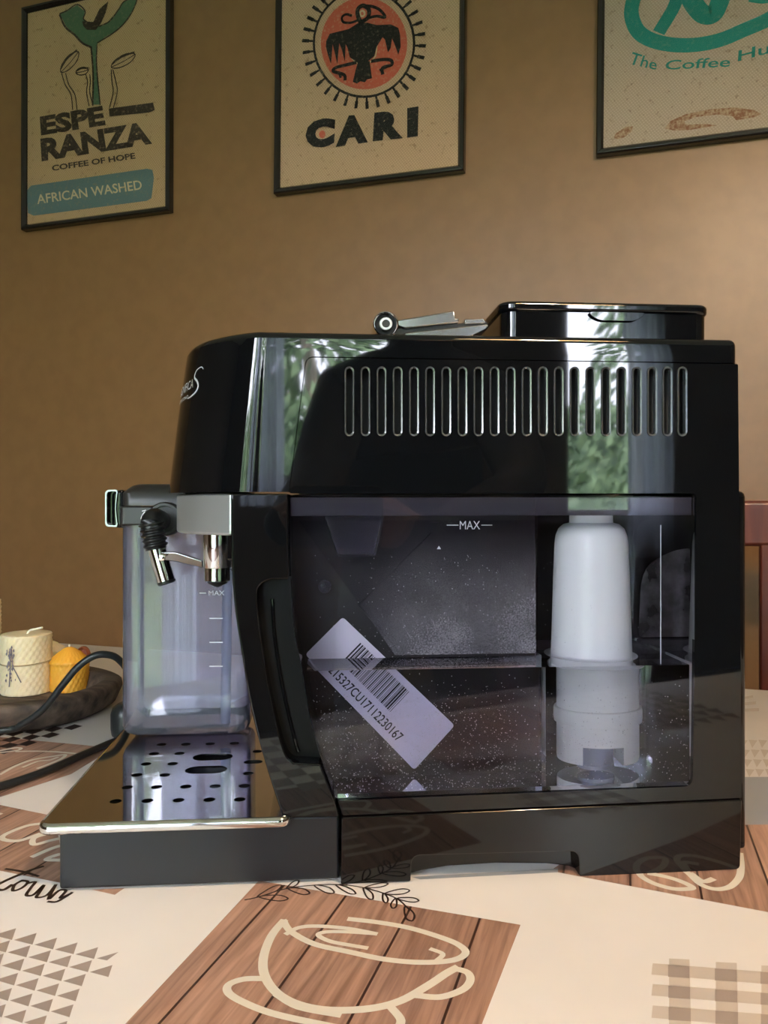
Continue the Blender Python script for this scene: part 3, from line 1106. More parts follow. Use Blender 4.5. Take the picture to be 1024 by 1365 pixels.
# --- CARI
r2, c2, FL = poster('framed_poster', (363.5, 257.5), (618, 226), 0.505, M['burlap2'], 'framed burlap poster with black bird in a red disc above bold lettering')
z2 = lambda *a: [(340 + x / 3.2, y / 3.2) for x, y in a]
ctr = Vector((465, 185)); 


def ell(rx, ry, n=48, ph=0.0):
    return [(ctr.x + rx * math.cos(2 * math.pi * i / n + ph), ctr.y + ry * math.sin(2 * math.pi * i / n + ph)) for i in range(n)]


f = FL(); f.poly(z2(*ell(184, 196))); f.build('red_disc_print', M['pr_red'], c2, H0)
f = FL()
f.stroke(z2(*ell(214, 228)), 0.0048, 0, True)
for i in range(34):
    a = 2 * math.pi * i / 34 + 0.04
    c_, s_ = math.cos(a), math.sin(a)
    f.stroke(z2((ctr.x + 214 * c_, ctr.y + 228 * s_), (ctr.x + 240 * c_, ctr.y + 255 * s_)), 0.0042, 0)
    f.stroke(z2((ctr.x + 238 * c_, ctr.y + 253 * s_), (ctr.x + 260 * c_, ctr.y + 276 * s_)), 0.0065, 0)
# bird: wings, body, head with curled beak, tail, feet
f.poly(z2((305, 175), (320, 145), (400, 125), (440, 100), (480, 98), (520, 108), (580, 105), (612, 120), (620, 150), (622, 200), (612, 235), (600, 200), (585, 165), (580, 205), (568, 225), (555, 170), (545, 160), (520, 200), (510, 240), (480, 265), (440, 270), (405, 245), (395, 205), (388, 190), (384, 265), (372, 215), (360, 185), (352, 275), (338, 215), (332, 190), (325, 275), (312, 235), (303, 200)))
f.stroke(z2((456, 105), (440, 70), (440, 40), (462, 25), (486, 42), (483, 75), (460, 92)), 0.0085)
f.stroke(z2((470, 25), (505, 30), (535, 45), (556, 75), (520, 70), (485, 78)), 0.0055)
f.stroke(z2((445, 85), (410, 98), (378, 95), (372, 75), (390, 62), (412, 68)), 0.0048)
f.poly(z2((440, 265), (490, 262), (500, 335), (478, 340), (470, 352), (450, 348), (435, 358), (418, 350), (430, 300)))
f.stroke(z2((430, 268), (380, 280), (345, 290), (335, 305), (380, 320), (385, 340)), 0.0065); f.stroke(z2((360, 310), (366, 330)), 0.005)
f.stroke(z2((500, 262), (545, 255), (580, 258), (583, 278), (545, 290), (545, 315)), 0.0065); f.stroke(z2((565, 285), (535, 300)), 0.005)
f.text('C', z2((218, 640), (338, 622), (345, 500), (215, 515)), 0.075)
f.text('A', z2((345, 628), (482, 608), (476, 488), (352, 497)), 0.075)
f.text('R', z2((503, 604), (632, 590), (625, 468), (510, 482)), 0.075)
f.text('I', z2((650, 588), (695, 582), (698, 455), (650, 462)), 0.03)
f.build('bird_and_lettering_print', M['pr_black'], c2, H0 - 0.0002)
f = FL()
ctr = Vector((461, 212)); f.stroke(z2(*ell(58, 62, 28)), 0.0028, 0, True)
f.stroke(z2((420, 195), (440, 215), (470, 225), (500, 240)), 0.0045); f.stroke(z2((490, 140), (515, 165), (520, 200)), 0.0028)
f.build('emblem_lines_print', M['pr_sand'], c2, H0 - 0.0004)
f = FL(); ctr = Vector((458, 58)); f.stroke(z2(*ell(10, 12, 14)), 0.004, 0, True)
f.build('eye_print', M['pr_sand'], c2, H0 - 0.0004)
f = FL(); ctr = Vector((287, 573)); f.poly(z2(*ell(14, 17, 14))); f.build('red_spot_print', M['pr_red'], c2, H0 - 0.0003)

# --- The Coffee Hu..
r3, c3, FL = poster('framed_poster', (794.5, 205.5), (1055, 173), 0.505, M['burlap3'], 'framed burlap poster with turquoise oval logo and brown bean prints')
z3 = lambda *a: [(760 + x / 3.879, y / 3.879) for x, y in a]
f = FL()
f.stroke(z3((350, -60), (322, 20), (320, 90), (355, 165), (430, 210), (540, 232), (660, 230), (780, 205), (900, 155), (1024, 100), (1130, 30)), 0.0245)
f.stroke(z3((565, -60), (540, 30), (470, 150)), [0.022] * 11)
f.stroke(z3((600, -60), (640, 20), (690, 75), (740, 75), (770, 20), (800, -60)), 0.030)
f.stroke(z3((940, -8), (1000, 0), (1060, -14)), 0.012)
f.text('The', z3((300, 330), (445, 362), (455, 310), (325, 268)), 0.01)
f.text('Coffee', z3((490, 362), (825, 345), (835, 292), (498, 312)), 0.01)
f.text('Hub', z3((868, 318), (1110, 255), (1110, 196), (872, 262)), 0.012)
f.build('oval_logo_and_lettering_print', M['pr_turq'], c3, H0)
f = FL()
ctr = Vector((735, 615))
f.poly(z3((490, 665), (520, 625), (600, 590), (720, 565), (850, 555), (950, 568), (990, 588), (960, 605), (860, 622), (840, 600), (760, 592), (650, 605), (590, 628), (600, 645), (700, 640), (760, 648), (620, 672), (540, 675)))
f.poly(z3((228, 712), (235, 690), (290, 655), (325, 652), (320, 680), (280, 710), (245, 720)))
f.build('coffee_bean_print', M['pr_rust'], c3, H0)

# ================================================================== CHAIR beyond the table (right)
CH = Frame(0.489, 0.979, TA, 0)
cu, cw = 0.156, 0.155
chx, chy = CH.world(cu, cw)
chair = empty('dining_chair', (chx, chy, 0), TA)
hwid = 0.205
for sx in (-1, 1):
    q = MB(); x = sx * hwid
    q.rings([[(x - .017, y - .014, z), (x + .017, y - .014, z), (x + .017, y + .014, z), (x - .017, y + .014, z)] for y, z in ((.03, 0), (-.005, .45), (0.0, .70), (.02, .975))])
    q.build('back_leg', M['chairwood'], chair, 30, .004)
    q = MB(); q.box(x - .018, x + .018, -.40, -.364, 0, .44); q.build('front_leg', M['chairwood'], chair, 30, .004)
q = MB(); q.box(-hwid - .012, hwid + .012, .004, .030, .925, .992); q.build('top_rail', M['chairwood'], chair, 30, .006, 3)
for x in (-.125, -.045, .035, .115):
    q = MB(); q.box(x - .016, x + .016, .006, .020, .50, .930); q.build('back_slat', M['chairwood'], chair, 30, .003)
q = MB(); q.box(-hwid + .015, hwid - .015, .0, .022, .47, .51); q.build('lower_rail', M['chairwood'], chair, 30, .004)
q = MB(); q.prism(rrect(-.225, .225, -.42, .0, .03), .44, .475, lambda u, w, z: (u, w, z)); q.build('seat', M['chairwood'], chair, 30, .006)
tag(chair, 'red-brown wooden dining chair behind the table at the right edge', 'chair')

# ================================================================== PLATTER WITH CANDLES
pc = Vector((*T(-70, 945), 0)); pc = Vector((-0.50, 0.885, 0))
plat = empty('wooden_platter', (pc.x, pc.y, TZ), math.radians(-4))
q = MB()
N = 56
rings = []
for a_, b_, z in ((.174, .108, .0006), (.182, .115, .006), (.190, .121, .024), (.189, .120, .0295), (.185, .117, .0320), (.172, .106, .0322), (.167, .102, .0305), (.158, .094, .0135), (.150, .088, .0112), (.10, .06, .0108)):
    ring = []
    for i in range(N):
        t = 2 * math.pi * i / N
        c_, s_ = math.cos(t), math.sin(t)
        e = 0.85
        wob = 1 + 0.012 * math.sin(3 * t + 1) + 0.008 * math.sin(7 * t)
        ring.append((a_ * wob * math.copysign(abs(c_) ** e, c_), b_ * wob * math.copysign(abs(s_) ** e, s_), z))
    rings.append(ring)
q.rings(rings); q.build('platter_body', M['traywood'], plat, 60)
tag(plat, 'dark weathered wooden platter holding beeswax candles', 'platter')
PZ = TZ + 0.0118


def comb_candle(name, x, y, r, hgt, m, label, cone=0.0, seed=0, wick=None):
    root = empty(name, (x, y, PZ), random.Random(seed).uniform(0, 3))
    q = MB()
    seg, rows = 84, max(10, int(hgt / 0.0021))
    rings = []
    cells = 24
    for j in range(rows + 1):
        z = hgt * j / rows
        rr_ = r
        if cone and z > hgt * (1 - cone):
            t = min(1.0, (z - hgt * (1 - cone)) / (hgt * cone))
            rr_ = r * (1 - t) ** 0.75 + 0.002
        ring = []
        for i in range(seg):
            a = 2 * math.pi * i / seg
            row = z / 0.0052
            ph = cells * a + (math.pi if int(row) % 2 else 0)
            d = 0.0012 * (math.cos(ph) * math.sin(math.pi * (row % 1)))
            rad = rr_ + d * min(1, rr_ / r * 1.2)
            ring.append((rad * math.cos(a), rad * math.sin(a), z))
        rings.append(ring)
    if not cone:
        for s_, dz_ in ((.985, .0006), (.6, .0008), (.15, .0002)):
            rings.append([(r * s_ * math.cos(2 * math.pi * i / seg), r * s_ * math.sin(2 * math.pi * i / seg), hgt + dz_) for i in range(seg)])
    q.rings(rings)
    q.build('wax_body', m, root, 80)
    if wick:
        q = MB(); q.tube(spline([(0, 0, hgt - .002), *[(p[0], p[1], hgt + p[2]) for p in wick]], 5), .0012, 8); o = q.build('wick', M['wick'], root)
    root.rotation_euler[2] = 0
    tag(root, label, 'candle', 'beeswax candles on the platter')
    return root


def candle_at(px_c, py_b, z=0.0118):
    return T(px_c, py_b, z)


x, y = candle_at(29, 924.5); 
cA = comb_candle('beeswax_candle', x, y + .012, .0282, .0690, M['wax_cream'], 'short wide cream honeycomb candle tied with string and lavender sprig', 0, 1, [(.004, 0, .004), (.013, -.004, .0065), (.022, -.006, .0085)])
q = MB()
q.tube([(.0292 * math.cos(t), .0292 * math.sin(t), .0372 + .0012 * math.sin(t + .4)) for t in [2 * math.pi * i / 40 for i in range(41)]], .0009, 6, False)
q.build('string', M['string'], cA)
q = MB()
ang0 = -1.75
def cs(a, z, r=.0297): return (r * math.cos(a), r * math.sin(a), z)
q.tube([cs(ang0 - .05, .012), cs(ang0, .034), cs(ang0 - .02, .056)], .0006, 6)
q.tube([cs(ang0 + .42, .017), cs(ang0 + .1, .036), cs(ang0 + .05, .056)], .0006, 6)
rnd = random.Random(2)
for i in range(34):
    a, z = ang0 - .06 + rnd.uniform(-.12, .22) * (.4 + rnd.random()), rnd.uniform(.018, .060)
    p = Vector(cs(a, z, .0300)); s_ = rnd.uniform(.0009, .0019)
    q.add([p + Vector(d) * s_ for d in ((-.7, -.4, 0), (.7, -.4, 0), (0, .6, 0), (0, 0, 1.5), (0, 0, -1.5))], [(0, 1, 3), (1, 2, 3), (2, 0, 3), (1, 0, 4), (2, 1, 4), (0, 2, 4)])
q.build('lavender_sprig', M['lavender'], cA)
x, y = candle_at(88, 921)
comb_candle('beeswax_candle', x, y + .010, .0222, .0515, M['wax_yellow'], 'yellow honeycomb candle with pointed top beside the cord', .34, 2, [(.0, 0, .003)])
x, y = at(68, 860, .985).x, .985
comb_candle('beeswax_candle', x, y - .01, .022, .053, M['wax_cream'], 'pale cream candle half hidden behind the yellow candle', .25, 3)
comb_candle('beeswax_candle', at(-29, 850, .96).x, .955, .0275, .105, M['wax_cream'], 'tall cream candle cut by the left edge of the photo', 0, 4)
p = at(111, 876, .945)
dro = empty('dried_orange_slice', (p.x, p.y, TZ + .0118))
q = MB()
rings = []
for i in range(13):
    a = math.pi * (0.0 + i / 12)
    r_ = .012
    c = Vector((r_ * math.cos(a) * .6, 0, r_ * math.sin(a) + .037))
    rings.append([tuple(c + Vector((math.cos(t) * .0016 * math.cos(a), math.sin(t) * .005, math.cos(t) * .0016 * math.sin(a)))) for t in [2 * math.pi * k / 8 for k in range(8)]])
q.rings(rings); q.build('peel', M['dried'], dro)
q = MB(); q.lathe([(.0005, -.002), (.010, -.0018), (.0105, 0), (.010, .0018), (.0005, .002)], (0, 0, .037), 20, 'Y'); q.build('flesh', M['dried'], dro)
q = MB(); q.box(-.004, .004, -.003, .003, 0, .029); q.build('stalk', M['dried'], dro, 40, .001)
tag(dro, 'small curled red-brown dried orange slice behind the yellow candle', 'dried fruit')

# ================================================================== POWER CORD
cord = empty('power_cord', (*T(150, 985), TZ))
cl = Vector(cord.location)
pts = []
R = .0034
for px, py in ((163, 986), (150, 991), (110, 1008), (60, 1030), (0, 1050), (-60, 1064)):
    x, y = T(px, py, R); pts.append((x, y, TZ + R + .0012))
pts += [(-.46, .62, TZ + .006), (-.60, .64, TZ + .008), (-.60, .71, TZ + .010), (-.49, .735, TZ + .012)]
for px, py, Y in ((0, 974, .735), (30, 965, .732), (58, 945, .73), (82, 915, .728), (103, 890, .728), (124, 875, .73), (142, 872.5, .735), (158, 879, .742)):
    pts.append(tuple(at(px, py, Y)))
pts += [tuple(at(172, 900, .755)), tuple(at(180, 950, .775)), (-.235, .79, TZ + .012), (-.20, .815, TZ + R + .002), (-.10, .83, TZ + R + .002), (.05, .82, TZ + R + .002)]
sp = [tuple(Vector(p) - cl) for p in spline(pts, 10)]
MB().tube(sp, R, 12).build('cable', M['cable'], cord, 60)
q = MB()
pp = Vector(T(155, 986, 0)); base = Vector((pp.x, pp.y, 0)) - Vector((cl.x, cl.y, 0))
prof = [(.012, .0), (.0155, .003), (.0165, .010), (.0165, .024), (.0145, .031), (.009, .0345)]
q.lathe(prof, (base.x + .008, base.y + .010, .0), 20)
q.build('plug', M['cable'], cord, 50)
tag(cord, 'dark rubber power cord looping up past the candles', 'cord')

# ================================================================== PENDANT LAMP over the near side of the table
px_, py_ = 0.42, -0.10
pend = empty('pendant_lamp', (px_, py_, 1.86))
M['shade'] = mat('lamp_shade_fabric', (0.75, 0.62, 0.42), 0.8)
q = MB(); q.rings([[(r * math.cos(2 * math.pi * i / 40), r * math.sin(2 * math.pi * i / 40), z) for i in range(40)] for r, z in ((.17, 0), (.10, .16), (.03, .165), (.028, .163), (.098, .158), (.168, 0))], cap=False)
q.build('lamp_shade', M['shade'], pend, 50)
q = MB(); q.tube([(0, 0, .16), (0, 0, CEIL - 1.86 - .02)], .004, 8); q.build('lamp_cord', M['cable'], pend)
q = MB(); q.lathe([(.05, CEIL - 1.86 - .025), (.055, CEIL - 1.86 - .001)], (0, 0, 0), 24); q.build('ceiling_rose', M['white_trim'], pend)
M['bulb'] = mat('lit_bulb', (1, 1, 1), 0.5, **{'Emission Color': (1.0, 0.80, 0.56, 1), 'Emission Strength': 40.0})
q = MB(); q.lathe([(.001, .045), (.02, .055), (.03, .075), (.027, .1), (.014, .125), (.014, .16)], (0, 0, 0), 24); q.build('bulb', M['bulb'], pend, 60)
li = bpy.data.lights.new('bulb_light', 'POINT')
li.energy = 18.5; li.color = (1.0, 0.79, 0.58); li.shadow_soft_size = 0.035
lo = bpy.data.objects.new('bulb_light', li); lo.location = (px_, py_, 1.86 + .012); COL.objects.link(lo)
tag(pend, 'fabric shaded pendant lamp hanging above the near table edge', 'lamp')

# ================================================================== PHOTOGRAPHER, mirrored as a dark shape in the machine side
M['navy'] = mat('dark_navy_jersey', (0.012, 0.016, 0.024), 0.85)
M['skin'] = mat('skin', (0.45, 0.26, 0.18), 0.55)
M['hair'] = mat('dark_hair', (0.02, 0.014, 0.01), 0.6)


def skinned(name, verts, edges, rad, m, parent, root_i=0):
    me = bpy.data.meshes.new(name)
    me.from_pydata(verts, edges, [])
    o = bpy.data.objects.new(name, me); COL.objects.link(o); o.parent = parent
    o.modifiers.new('skin', 'SKIN').use_smooth_shade = True
    for i, r in enumerate(rad):
        sv = me.skin_vertices[0].data[i]
        sv.radius = r if isinstance(r, tuple) else (r, r); sv.use_root = (i == root_i)
    sb = o.modifiers.new('sub', 'SUBSURF'); sb.levels = 2; sb.render_levels = 2
    dg = bpy.context.evaluated_depsgraph_get(); dg.update()
    nm = bpy.data.meshes.new_from_object(o.evaluated_get(dg))
    o.modifiers.clear(); o.data = nm
    nm.materials.clear(); nm.materials.append(m)
    nm.polygons.foreach_set('use_smooth', [True] * len(nm.polygons))
    return o


per = empty('person', (.24, -.66, 0))
O_ = Vector((.24, -.66, 0))
V_ = [(.24, -.66, .84), (.235, -.62, .98), (.225, -.55, 1.12), (.215, -.49, 1.22), (.21, -.45, 1.29), (.205, -.42, 1.36), (.203, -.405, 1.43), (.203, -.405, 1.48),
      (.07, -.50, 1.19), (.01, -.36, 1.02), (-.045, -.12, .955), (-.05, -.075, .965),
      (.36, -.50, 1.19), (.38, -.34, 1.02), (.16, -.11, .94), (.115, -.07, .955),
      (.15, -.66, .80), (.12, -.56, .46), (.11, -.68, .09), (.10, -.58, .035),
      (.33, -.66, .80), (.36, -.56, .46), (.37, -.68, .09), (.38, -.58, .035)]
E_ = [(0, 1), (1, 2), (2, 3), (3, 4), (4, 5), (5, 6), (6, 7), (3, 8), (8, 9), (9, 10), (10, 11), (3, 12), (12, 13), (13, 14), (14, 15), (0, 16), (16, 17), (17, 18), (18, 19), (0, 20), (20, 21), (21, 22), (22, 23)]
R_ = [(.15, .11), (.145, .10), (.16, .11), (.12, .08), .052, .072, .085, .06, .07, .05, .034, .03, .07, .05, .034, .03, .09, .065, .045, .035, .09, .065, .045, .035]
skinned('body', [tuple(Vector(v) - O_) for v in V_], E_, R_, M['navy'], per)
for k, (sx, palm) in enumerate(((1, Vector((-.05, -.06, .965))), (-1, Vector((.115, -.06, .955))))):
    vv = [palm, palm + Vector((sx * .012, .012, .02))]; ee = [(0, 1)]; rr2 = [(.022, .014), (.024, .012)]
    for fi in range(4):
        b0 = len(vv); ln = (.030, .034, .032, .026)[fi]
        s0 = palm + Vector((sx * .020, .018, .032 - fi * .017))
        vv += [s0, s0 + Vector((sx * ln * .7, .010, .002)), s0 + Vector((sx * ln * 1.2, .004, .002))]
        ee += [(1 if fi < 2 else 0, b0), (b0, b0 + 1), (b0 + 1, b0 + 2)]; rr2 += [.0088, .008, .007]
    b0 = len(vv); s0 = palm + Vector((sx * .006, -.012, .018))
    vv += [s0, s0 + Vector((sx * .022, -.006, .018)), s0 + Vector((sx * .038, .0, .024))]; ee += [(0, b0), (b0, b0 + 1), (b0 + 1, b0 + 2)]; rr2 += [.011, .009, .008]
    skinned('hand', [tuple(Vector(v) - O_) for v in vv], ee, rr2, M['skin'], per)
hc_ = Vector((.203, -.395, 1.435)) - O_
q = MB()
rings = []
for i in range(13):
    t = math.pi * (i + .02) / 12.04
    z = math.cos(t) * .122
    rings.append([(hc_.x + .076 * math.sin(t) * math.cos(a), hc_.y + (.094 + .008 * math.sin(a)) * math.sin(t) * math.sin(a), hc_.z + z) for a in [2 * math.pi * k / 24 for k in range(24)]])
q.rings(rings); q.build('head', M['skin'], per, 80)
q = MB()
rings = []
for i in range(9):
    t = math.pi * .62 * (i + .02) / 8
    rings.append([(hc_.x + .083 * math.sin(t) * math.cos(a), hc_.y - .012 + .098 * math.sin(t) * math.sin(a), hc_.z + .012 + math.cos(t) * .125 + (.05 if math.sin(a) > .3 and i > 4 else 0)) for a in [2 * math.pi * k / 24 for k in range(24)]])
q.rings(rings); q.build('hair', M['hair'], per, 80)
q = MB(); q.lathe([(.012, 0), (.008, .014), (.002, .02)], (hc_.x, hc_.y + .092, hc_.z - .005), 10, 'Y'); q.build('nose', M['skin'], per, 80)
tag(per, 'dark clothed person holding up a phone, mirrored in the machine side', 'person')
ph = empty('phone', (.03, -.022, .90))
q = MB(); q.prism(rrect(-.075, .045, .030, .110, .010), -.004, .004); q.build('phone_body', M['gloss'], ph, 30, .001)
q = MB(); q.prism(rrect(-.070, .040, .035, .105, .006), -.0046, -.0040); q.build('screen', M['void'], ph, 30)
tag(ph, 'black phone held in both hands facing the machine', 'phone')

# ================================================================== COFFEE MACHINE
mach = MF.root('coffee_machine')
mach.location.z += 0.0008
tag(mach, 'glossy black bean-to-cup coffee machine seen from its side on the table', 'coffee machine')
WID = 0.238
ZB = L(400, 657.5)[1]           # underside of the hood
ZT = 0.3432                     # top of the machine
UR = L(984.5, 600)[0]
NEAR = [(-0.072, 0.0), (-0.0815, 0.0012), (-0.100, 0.0136), (-0.1185, 0.0345), (-0.1325, 0.068), (-0.1376, WID / 2)]
DLOW = [-0.005, -0.009, -0.011, -0.012, -0.013, -0.014]


def hood_ring(z, inset=0.0):
    t = max(0.0, min(1.0, (ZT - z) / (ZT - ZB)))
    near = [(p[0] + d * t * (1.15 - .15 * t), p[1], 0) for p, d in zip(NEAR, DLOW)]
    full = near + [(p[0], WID - p[1], 0) for p in reversed(near[:-1])]
    cur = [(p[0], p[1]) for p in spline(full, 8)]
    r = 0.005
    rear_far = [(UR - r + r * math.sin(a), WID - r + r * math.cos(a)) for a in [math.radians(15 * i) for i in range(7)]]
    rear_near = [(UR - r + r * math.cos(a), r - r * math.sin(a)) for a in [math.radians(15 * i) for i in range(7)]]
    # extra points on the straight sides keep shading tidy
    ring = cur + rear_far + rear_near
    if inset:
        n = len(ring); out_ = []
        for i in range(n):
            d = Vector(ring[(i + 1) % n]) - Vector(ring[i - 1]); d.normalize()
            nn = Vector((-d.y, d.x))
            c_ = Vector(((UR - .14) / 2, WID / 2))
            if nn.dot(c_ - Vector(ring[i])) < 0: nn = -nn
            out_.append(tuple(Vector(ring[i]) + nn * inset))
        ring = out_
    return ring


rings = []
for i in range(13):
    z = ZB + (ZT - 0.0045 - ZB) * i / 12
    rings.append([(p[0], p[1], z) for p in hood_ring(z)])
for i in range(1, 6):
    a = math.pi / 2 * i / 5
    rings.append([(p[0], p[1], ZT - 0.0045 + 0.0045 * math.sin(a)) for p in hood_ring(ZT, 0.0045 * (1 - math.cos(a)))])
q = MB(); q.rings(rings)
hood = q.build('upper_housing', M['gloss'], mach, 35)
# pocket for the side panel (leaves the seam)
seamTL, seamBL = L(406.5, 476.5), L(383.5, 662)
pk = roundpoly([L(408, 476.8), (UR + .03, L(984, 485.6)[1]), (UR + .03, ZB - .02), (L(383.6, 668))], [.005, 0, 0, 0])
q = MB(); q.prism(pk, -0.02, 0.0042)
boolean(hood, q.build('cutter', None, mach))
q = MB(); q.prism([L(452, 484), L(925, 486), L(925, 590), L(452, 590)], -0.01, 0.016)
boolean(hood, q.build('cutter', None, mach))
hood.data.materials.clear(); hood.data.materials.append(M['gloss'])
hood.modifiers.new('weighted_normal', 'WEIGHTED_NORMAL').keep_sharp = True

# side panel: one L-shaped sheet with 22 vent slots
outer = roundpoly([L(409, 478), L(984.5, 486.8), L(989.5, 1065.5), L(457.5, 1089), L(450.5, 1069.5), L(924, 1050), L(929, 659.3), L(386.2, 659.3)],
                  [.0045, .001, .001, .001, .001, .006, .003, .001])
SX = [465.8, 487.2, 508.7, 530.3, 552, 573.4, 595, 616.5, 637.9, 659.3, 680.8, 702.3, 723.8, 745, 766.2, 787.3, 808, 828.7, 849.3, 869.7, 889.9, 909.8]


def capsule(xc, y0, y1, hw_):
    a, b_ = L(xc - hw_, y0), L(xc + hw_, y1)
    u0, u1 = a[0], b_[0]; r = (u1 - u0) / 2; uc = (u0 + u1) / 2; z1_, z0_ = a[1], b_[1]
    pts = []
    for i in range(9):
        t = math.pi * i / 8; pts.append((uc + r * math.cos(t), z1_ - r + r * math.sin(t)))
    for i in range(9):
        t = math.pi + math.pi * i / 8; pts.append((uc + r * math.cos(t), z0_ + r + r * math.sin(t)))
    return pts


holes = [capsule(x, 492, 581.5, 4.9) for x in SX]
q = MB(); q.prism(outer, 0.0004, 0.0036)
panel = q.build('side_panel', M['gloss'], mach, None)
q = MB()
for hp in holes: q.prism(hp, -0.01, 0.0120)
boolean(panel, q.build('cutter', None, mach))
panel.data.polygons.foreach_set('use_smooth', [False] * len(panel.data.polygons))
panel.data.materials.clear(); panel.data.materials.append(M['gloss'])
for x in SX:
    o_, i_ = capsule(x, 490.2, 583.3, 6.3), capsule(x, 492.6, 580.9, 4.4)
    n = len(o_)
    q = MB()
    rs = [[(p[0], w, p[1]) for p in lp] for lp, w in ((o_, 0.0004), (o_, -0.0003), (i_, 0.0001), (i_, 0.004))]
    q.rings(rs, cap=False)
    q.build('vent_slot', M['rim'], mach, 50)
# near-black slab behind the slots, its colour standing in for the shade inside
q = MB(); q.prism([L(453, 485), L(924, 487), L(924, 589), L(453, 589)], 0.0125, 0.0155); q.build('vent_shade_slab', M['void'], mach)

# front column beside the tank, with the tank's grip recess
FC = [(308, 659.8), (308.5, 740), (312, 806), (321, 867), (334, 943), (353, 1017), (377, 1092)]
TE = [(384.5, 659.8), (385, 720), (386.5, 766), (392, 846), (401.6, 893), (413.5, 964), (432, 1030), (446.5, 1067), (453, 1091)]
fcu = [L(p[0], p[1]) for p in [(a[0], a[1]) for a in spline([(x, y, 0) for x, y in FC], 5)]]
te_px = [(a[0], a[1]) for a in spline([(x, y, 0) for x, y in TE], 5)]
RECL = [(392, 1018.5), (382, 1007), (371, 970), (358, 909), (347.5, 840), (343.5, 795), (349, 781), (362, 774.5)]
rec_px = [(428, 1020.5)] + [(a[0], a[1]) for a in spline([(x, y, 0) for x, y in RECL], 4)] + [(386, 774)]
low = [p for p in te_px if p[1] > 1021]
up = [p for p in te_px if p[1] < 773.5]
gap = -0.9
poly_col = fcu + [L(453 + gap, 1091)] + [L(p[0] + gap, p[1]) for p in reversed(low)] + [L(p[0] + gap, p[1]) for p in rec_px] + [L(p[0] + gap, p[1]) for p in reversed(up)]
q = MB(); q.prism([poly_col, ], 0, 0.020)
bm_ = q.build('front_column', M['gloss'], mach, 30, 0.0016, 3)
poly_in = fcu + [L(453, 1091)] + [L(*p) for p in reversed(te_px)]
q = MB(); q.prism(poly_in, 0.0202, WID); q.build('front_wall', M['gloss'], mach, 30, 0.0012)
q = MB(); q.prism([L(p[0] - 1, p[1]) for p in [(428, 1021)] + rec_px[1:-1] + [(388, 774)]] + [L(p[0] - 1.5, p[1]) for p in te_px if 774 < p[1] < 1021], 0.0135, 0.0200)
q.build('grip_recess', M['recess'], mach, 30)
# raised rib inside the recess
rib = [(363, 800), (366, 850), (377, 920), (392, 985), (398, 1004)]
q = MB(); rp_ = [(L(x, y, .012)) for x, y in [(a[0], a[1]) for a in spline([(x, y, 0) for x, y in rib], 5)]]
q.tube([(p[0], .0128, p[1]) for p in rp_], .0012, 8); q.build('grip_rib', M['gloss'], mach)

# inner compartment walls
teu = [L(p[0] + 1, p[1]) for p in te_px if p[1] < 1068]
uM = L(738, 900)[0]; uRr = L(928, 900)[0]
q = MB(); q.prism(teu + [(uM, teu[-1][1] + .002), (uM, ZB - .0005)], 0.0440, WID - .002); q.build('compartment_wall', M['inner'], mach, 30)
q = MB(); q.prism([(uM, L(716, 1061)[1]), (uRr, L(928, 1051)[1]), (uRr, ZB - .0005), (uM, ZB - .0005)], 0.1020, WID - .002); q.build('compartment_wall', M['inner'], mach, 30)
# rear block behind the side panel
q = MB(); q.prism(rrect(uRr, UR - .001, 0.0044, WID, .004), L(986, 1068)[1], ZB - .0003, lambda u, w, z: (u, w, z)); q.build('rear_block', M['gloss'], mach, 30)
# compartment floor
q = MB(); q.prism([L(450.5, 1070), L(924, 1051.5), L(989, 1066.5), L(458, 1090)], 0.0042, WID); q.build('compartment_floor', M['inner'], mach, 30)

# base with the drawer grip
b_out = roundpoly([L(455.5, 1092), L(989.6, 1067.8), L(987, 1160.5), L(773.5, 1171.5), L(772, 1136.5), L(549, 1142.5), L(547.5, 1177), L(454.5, 1181)],
                  [.001, .001, .003, .001, .006, .006, .001, .001])
q = MB(); q.prism(b_out, 0.0, 0.030); q.build('base_drawer', M['gloss_base'], mach, 30, 0.0012, 2)
g_in = [L(546, 1141), L(775, 1135), L(775, 1170), L(765, 1166), L(735, 1162.5), L(665, 1162), L(600, 1166), L(565, 1172), L(546, 1176.5)]
q = MB(); q.prism(g_in, 0.0095, 0.0300)
q.build('drawer_grip', M['gloss_base'], mach, 30, 0.001)
zf = 0.003
q = MB(); q.prism([L(455.5, 1092), L(989, 1067.8), (L(987, 1160)[0], zf), (L(455, 1180)[0], zf)], 0.0302, WID); q.build('base_body', M['gloss_base'], mach, 30)
for u in (-.02, .19):
    for w in (.05, .19):
        q = MB(); q.lathe([(.008, 0), (.010, .001), (.010, .0035)], (u, w, 0), 16); q.build('foot', M['rubber'], mach)
# rear cover standing proud of the back
ua = UR - .002
ub = L(998, 800, .03)[0]
q = MB(); q.prism(rrect(ua, ub, .030, .205, .006), L(998, 1138, .03)[1], L(998, 656, .03)[1], lambda u, w, z: (u, w, z)); q.build('rear_cover', M['gloss'], mach, 30, .004, 3)

# drip tray box and perforated plate
ztop = L(200, 1096.5, -.003)[1]
u_l, u_r = L(52.5, 1105, -.003)[0], L(380.5, 1097, -.003)[0]
ub0 = L(80, 1150, .006)[0]
q = MB(); q.prism([(ub0, .0006), (L(455, 1180)[0] - .001, .0006), (L(454, 1092)[0] - .001, L(454, 1093)[1]), (u_r - .002, L(380, 1094)[1]), (u_r - .006, ztop - .0062), (ub0, ztop - .0062)], 0.0045, WID - .004)
q.build('drip_tray', M['satin'], mach, 30, 0.0018, 3)


def plate_uv(px, py):
    x, y = T(px, py, ztop)
    return ((x - MF.x0) * MF.c + (y - MF.y0) * MF.s, -(x - MF.x0) * MF.s + (y - MF.y0) * MF.c)


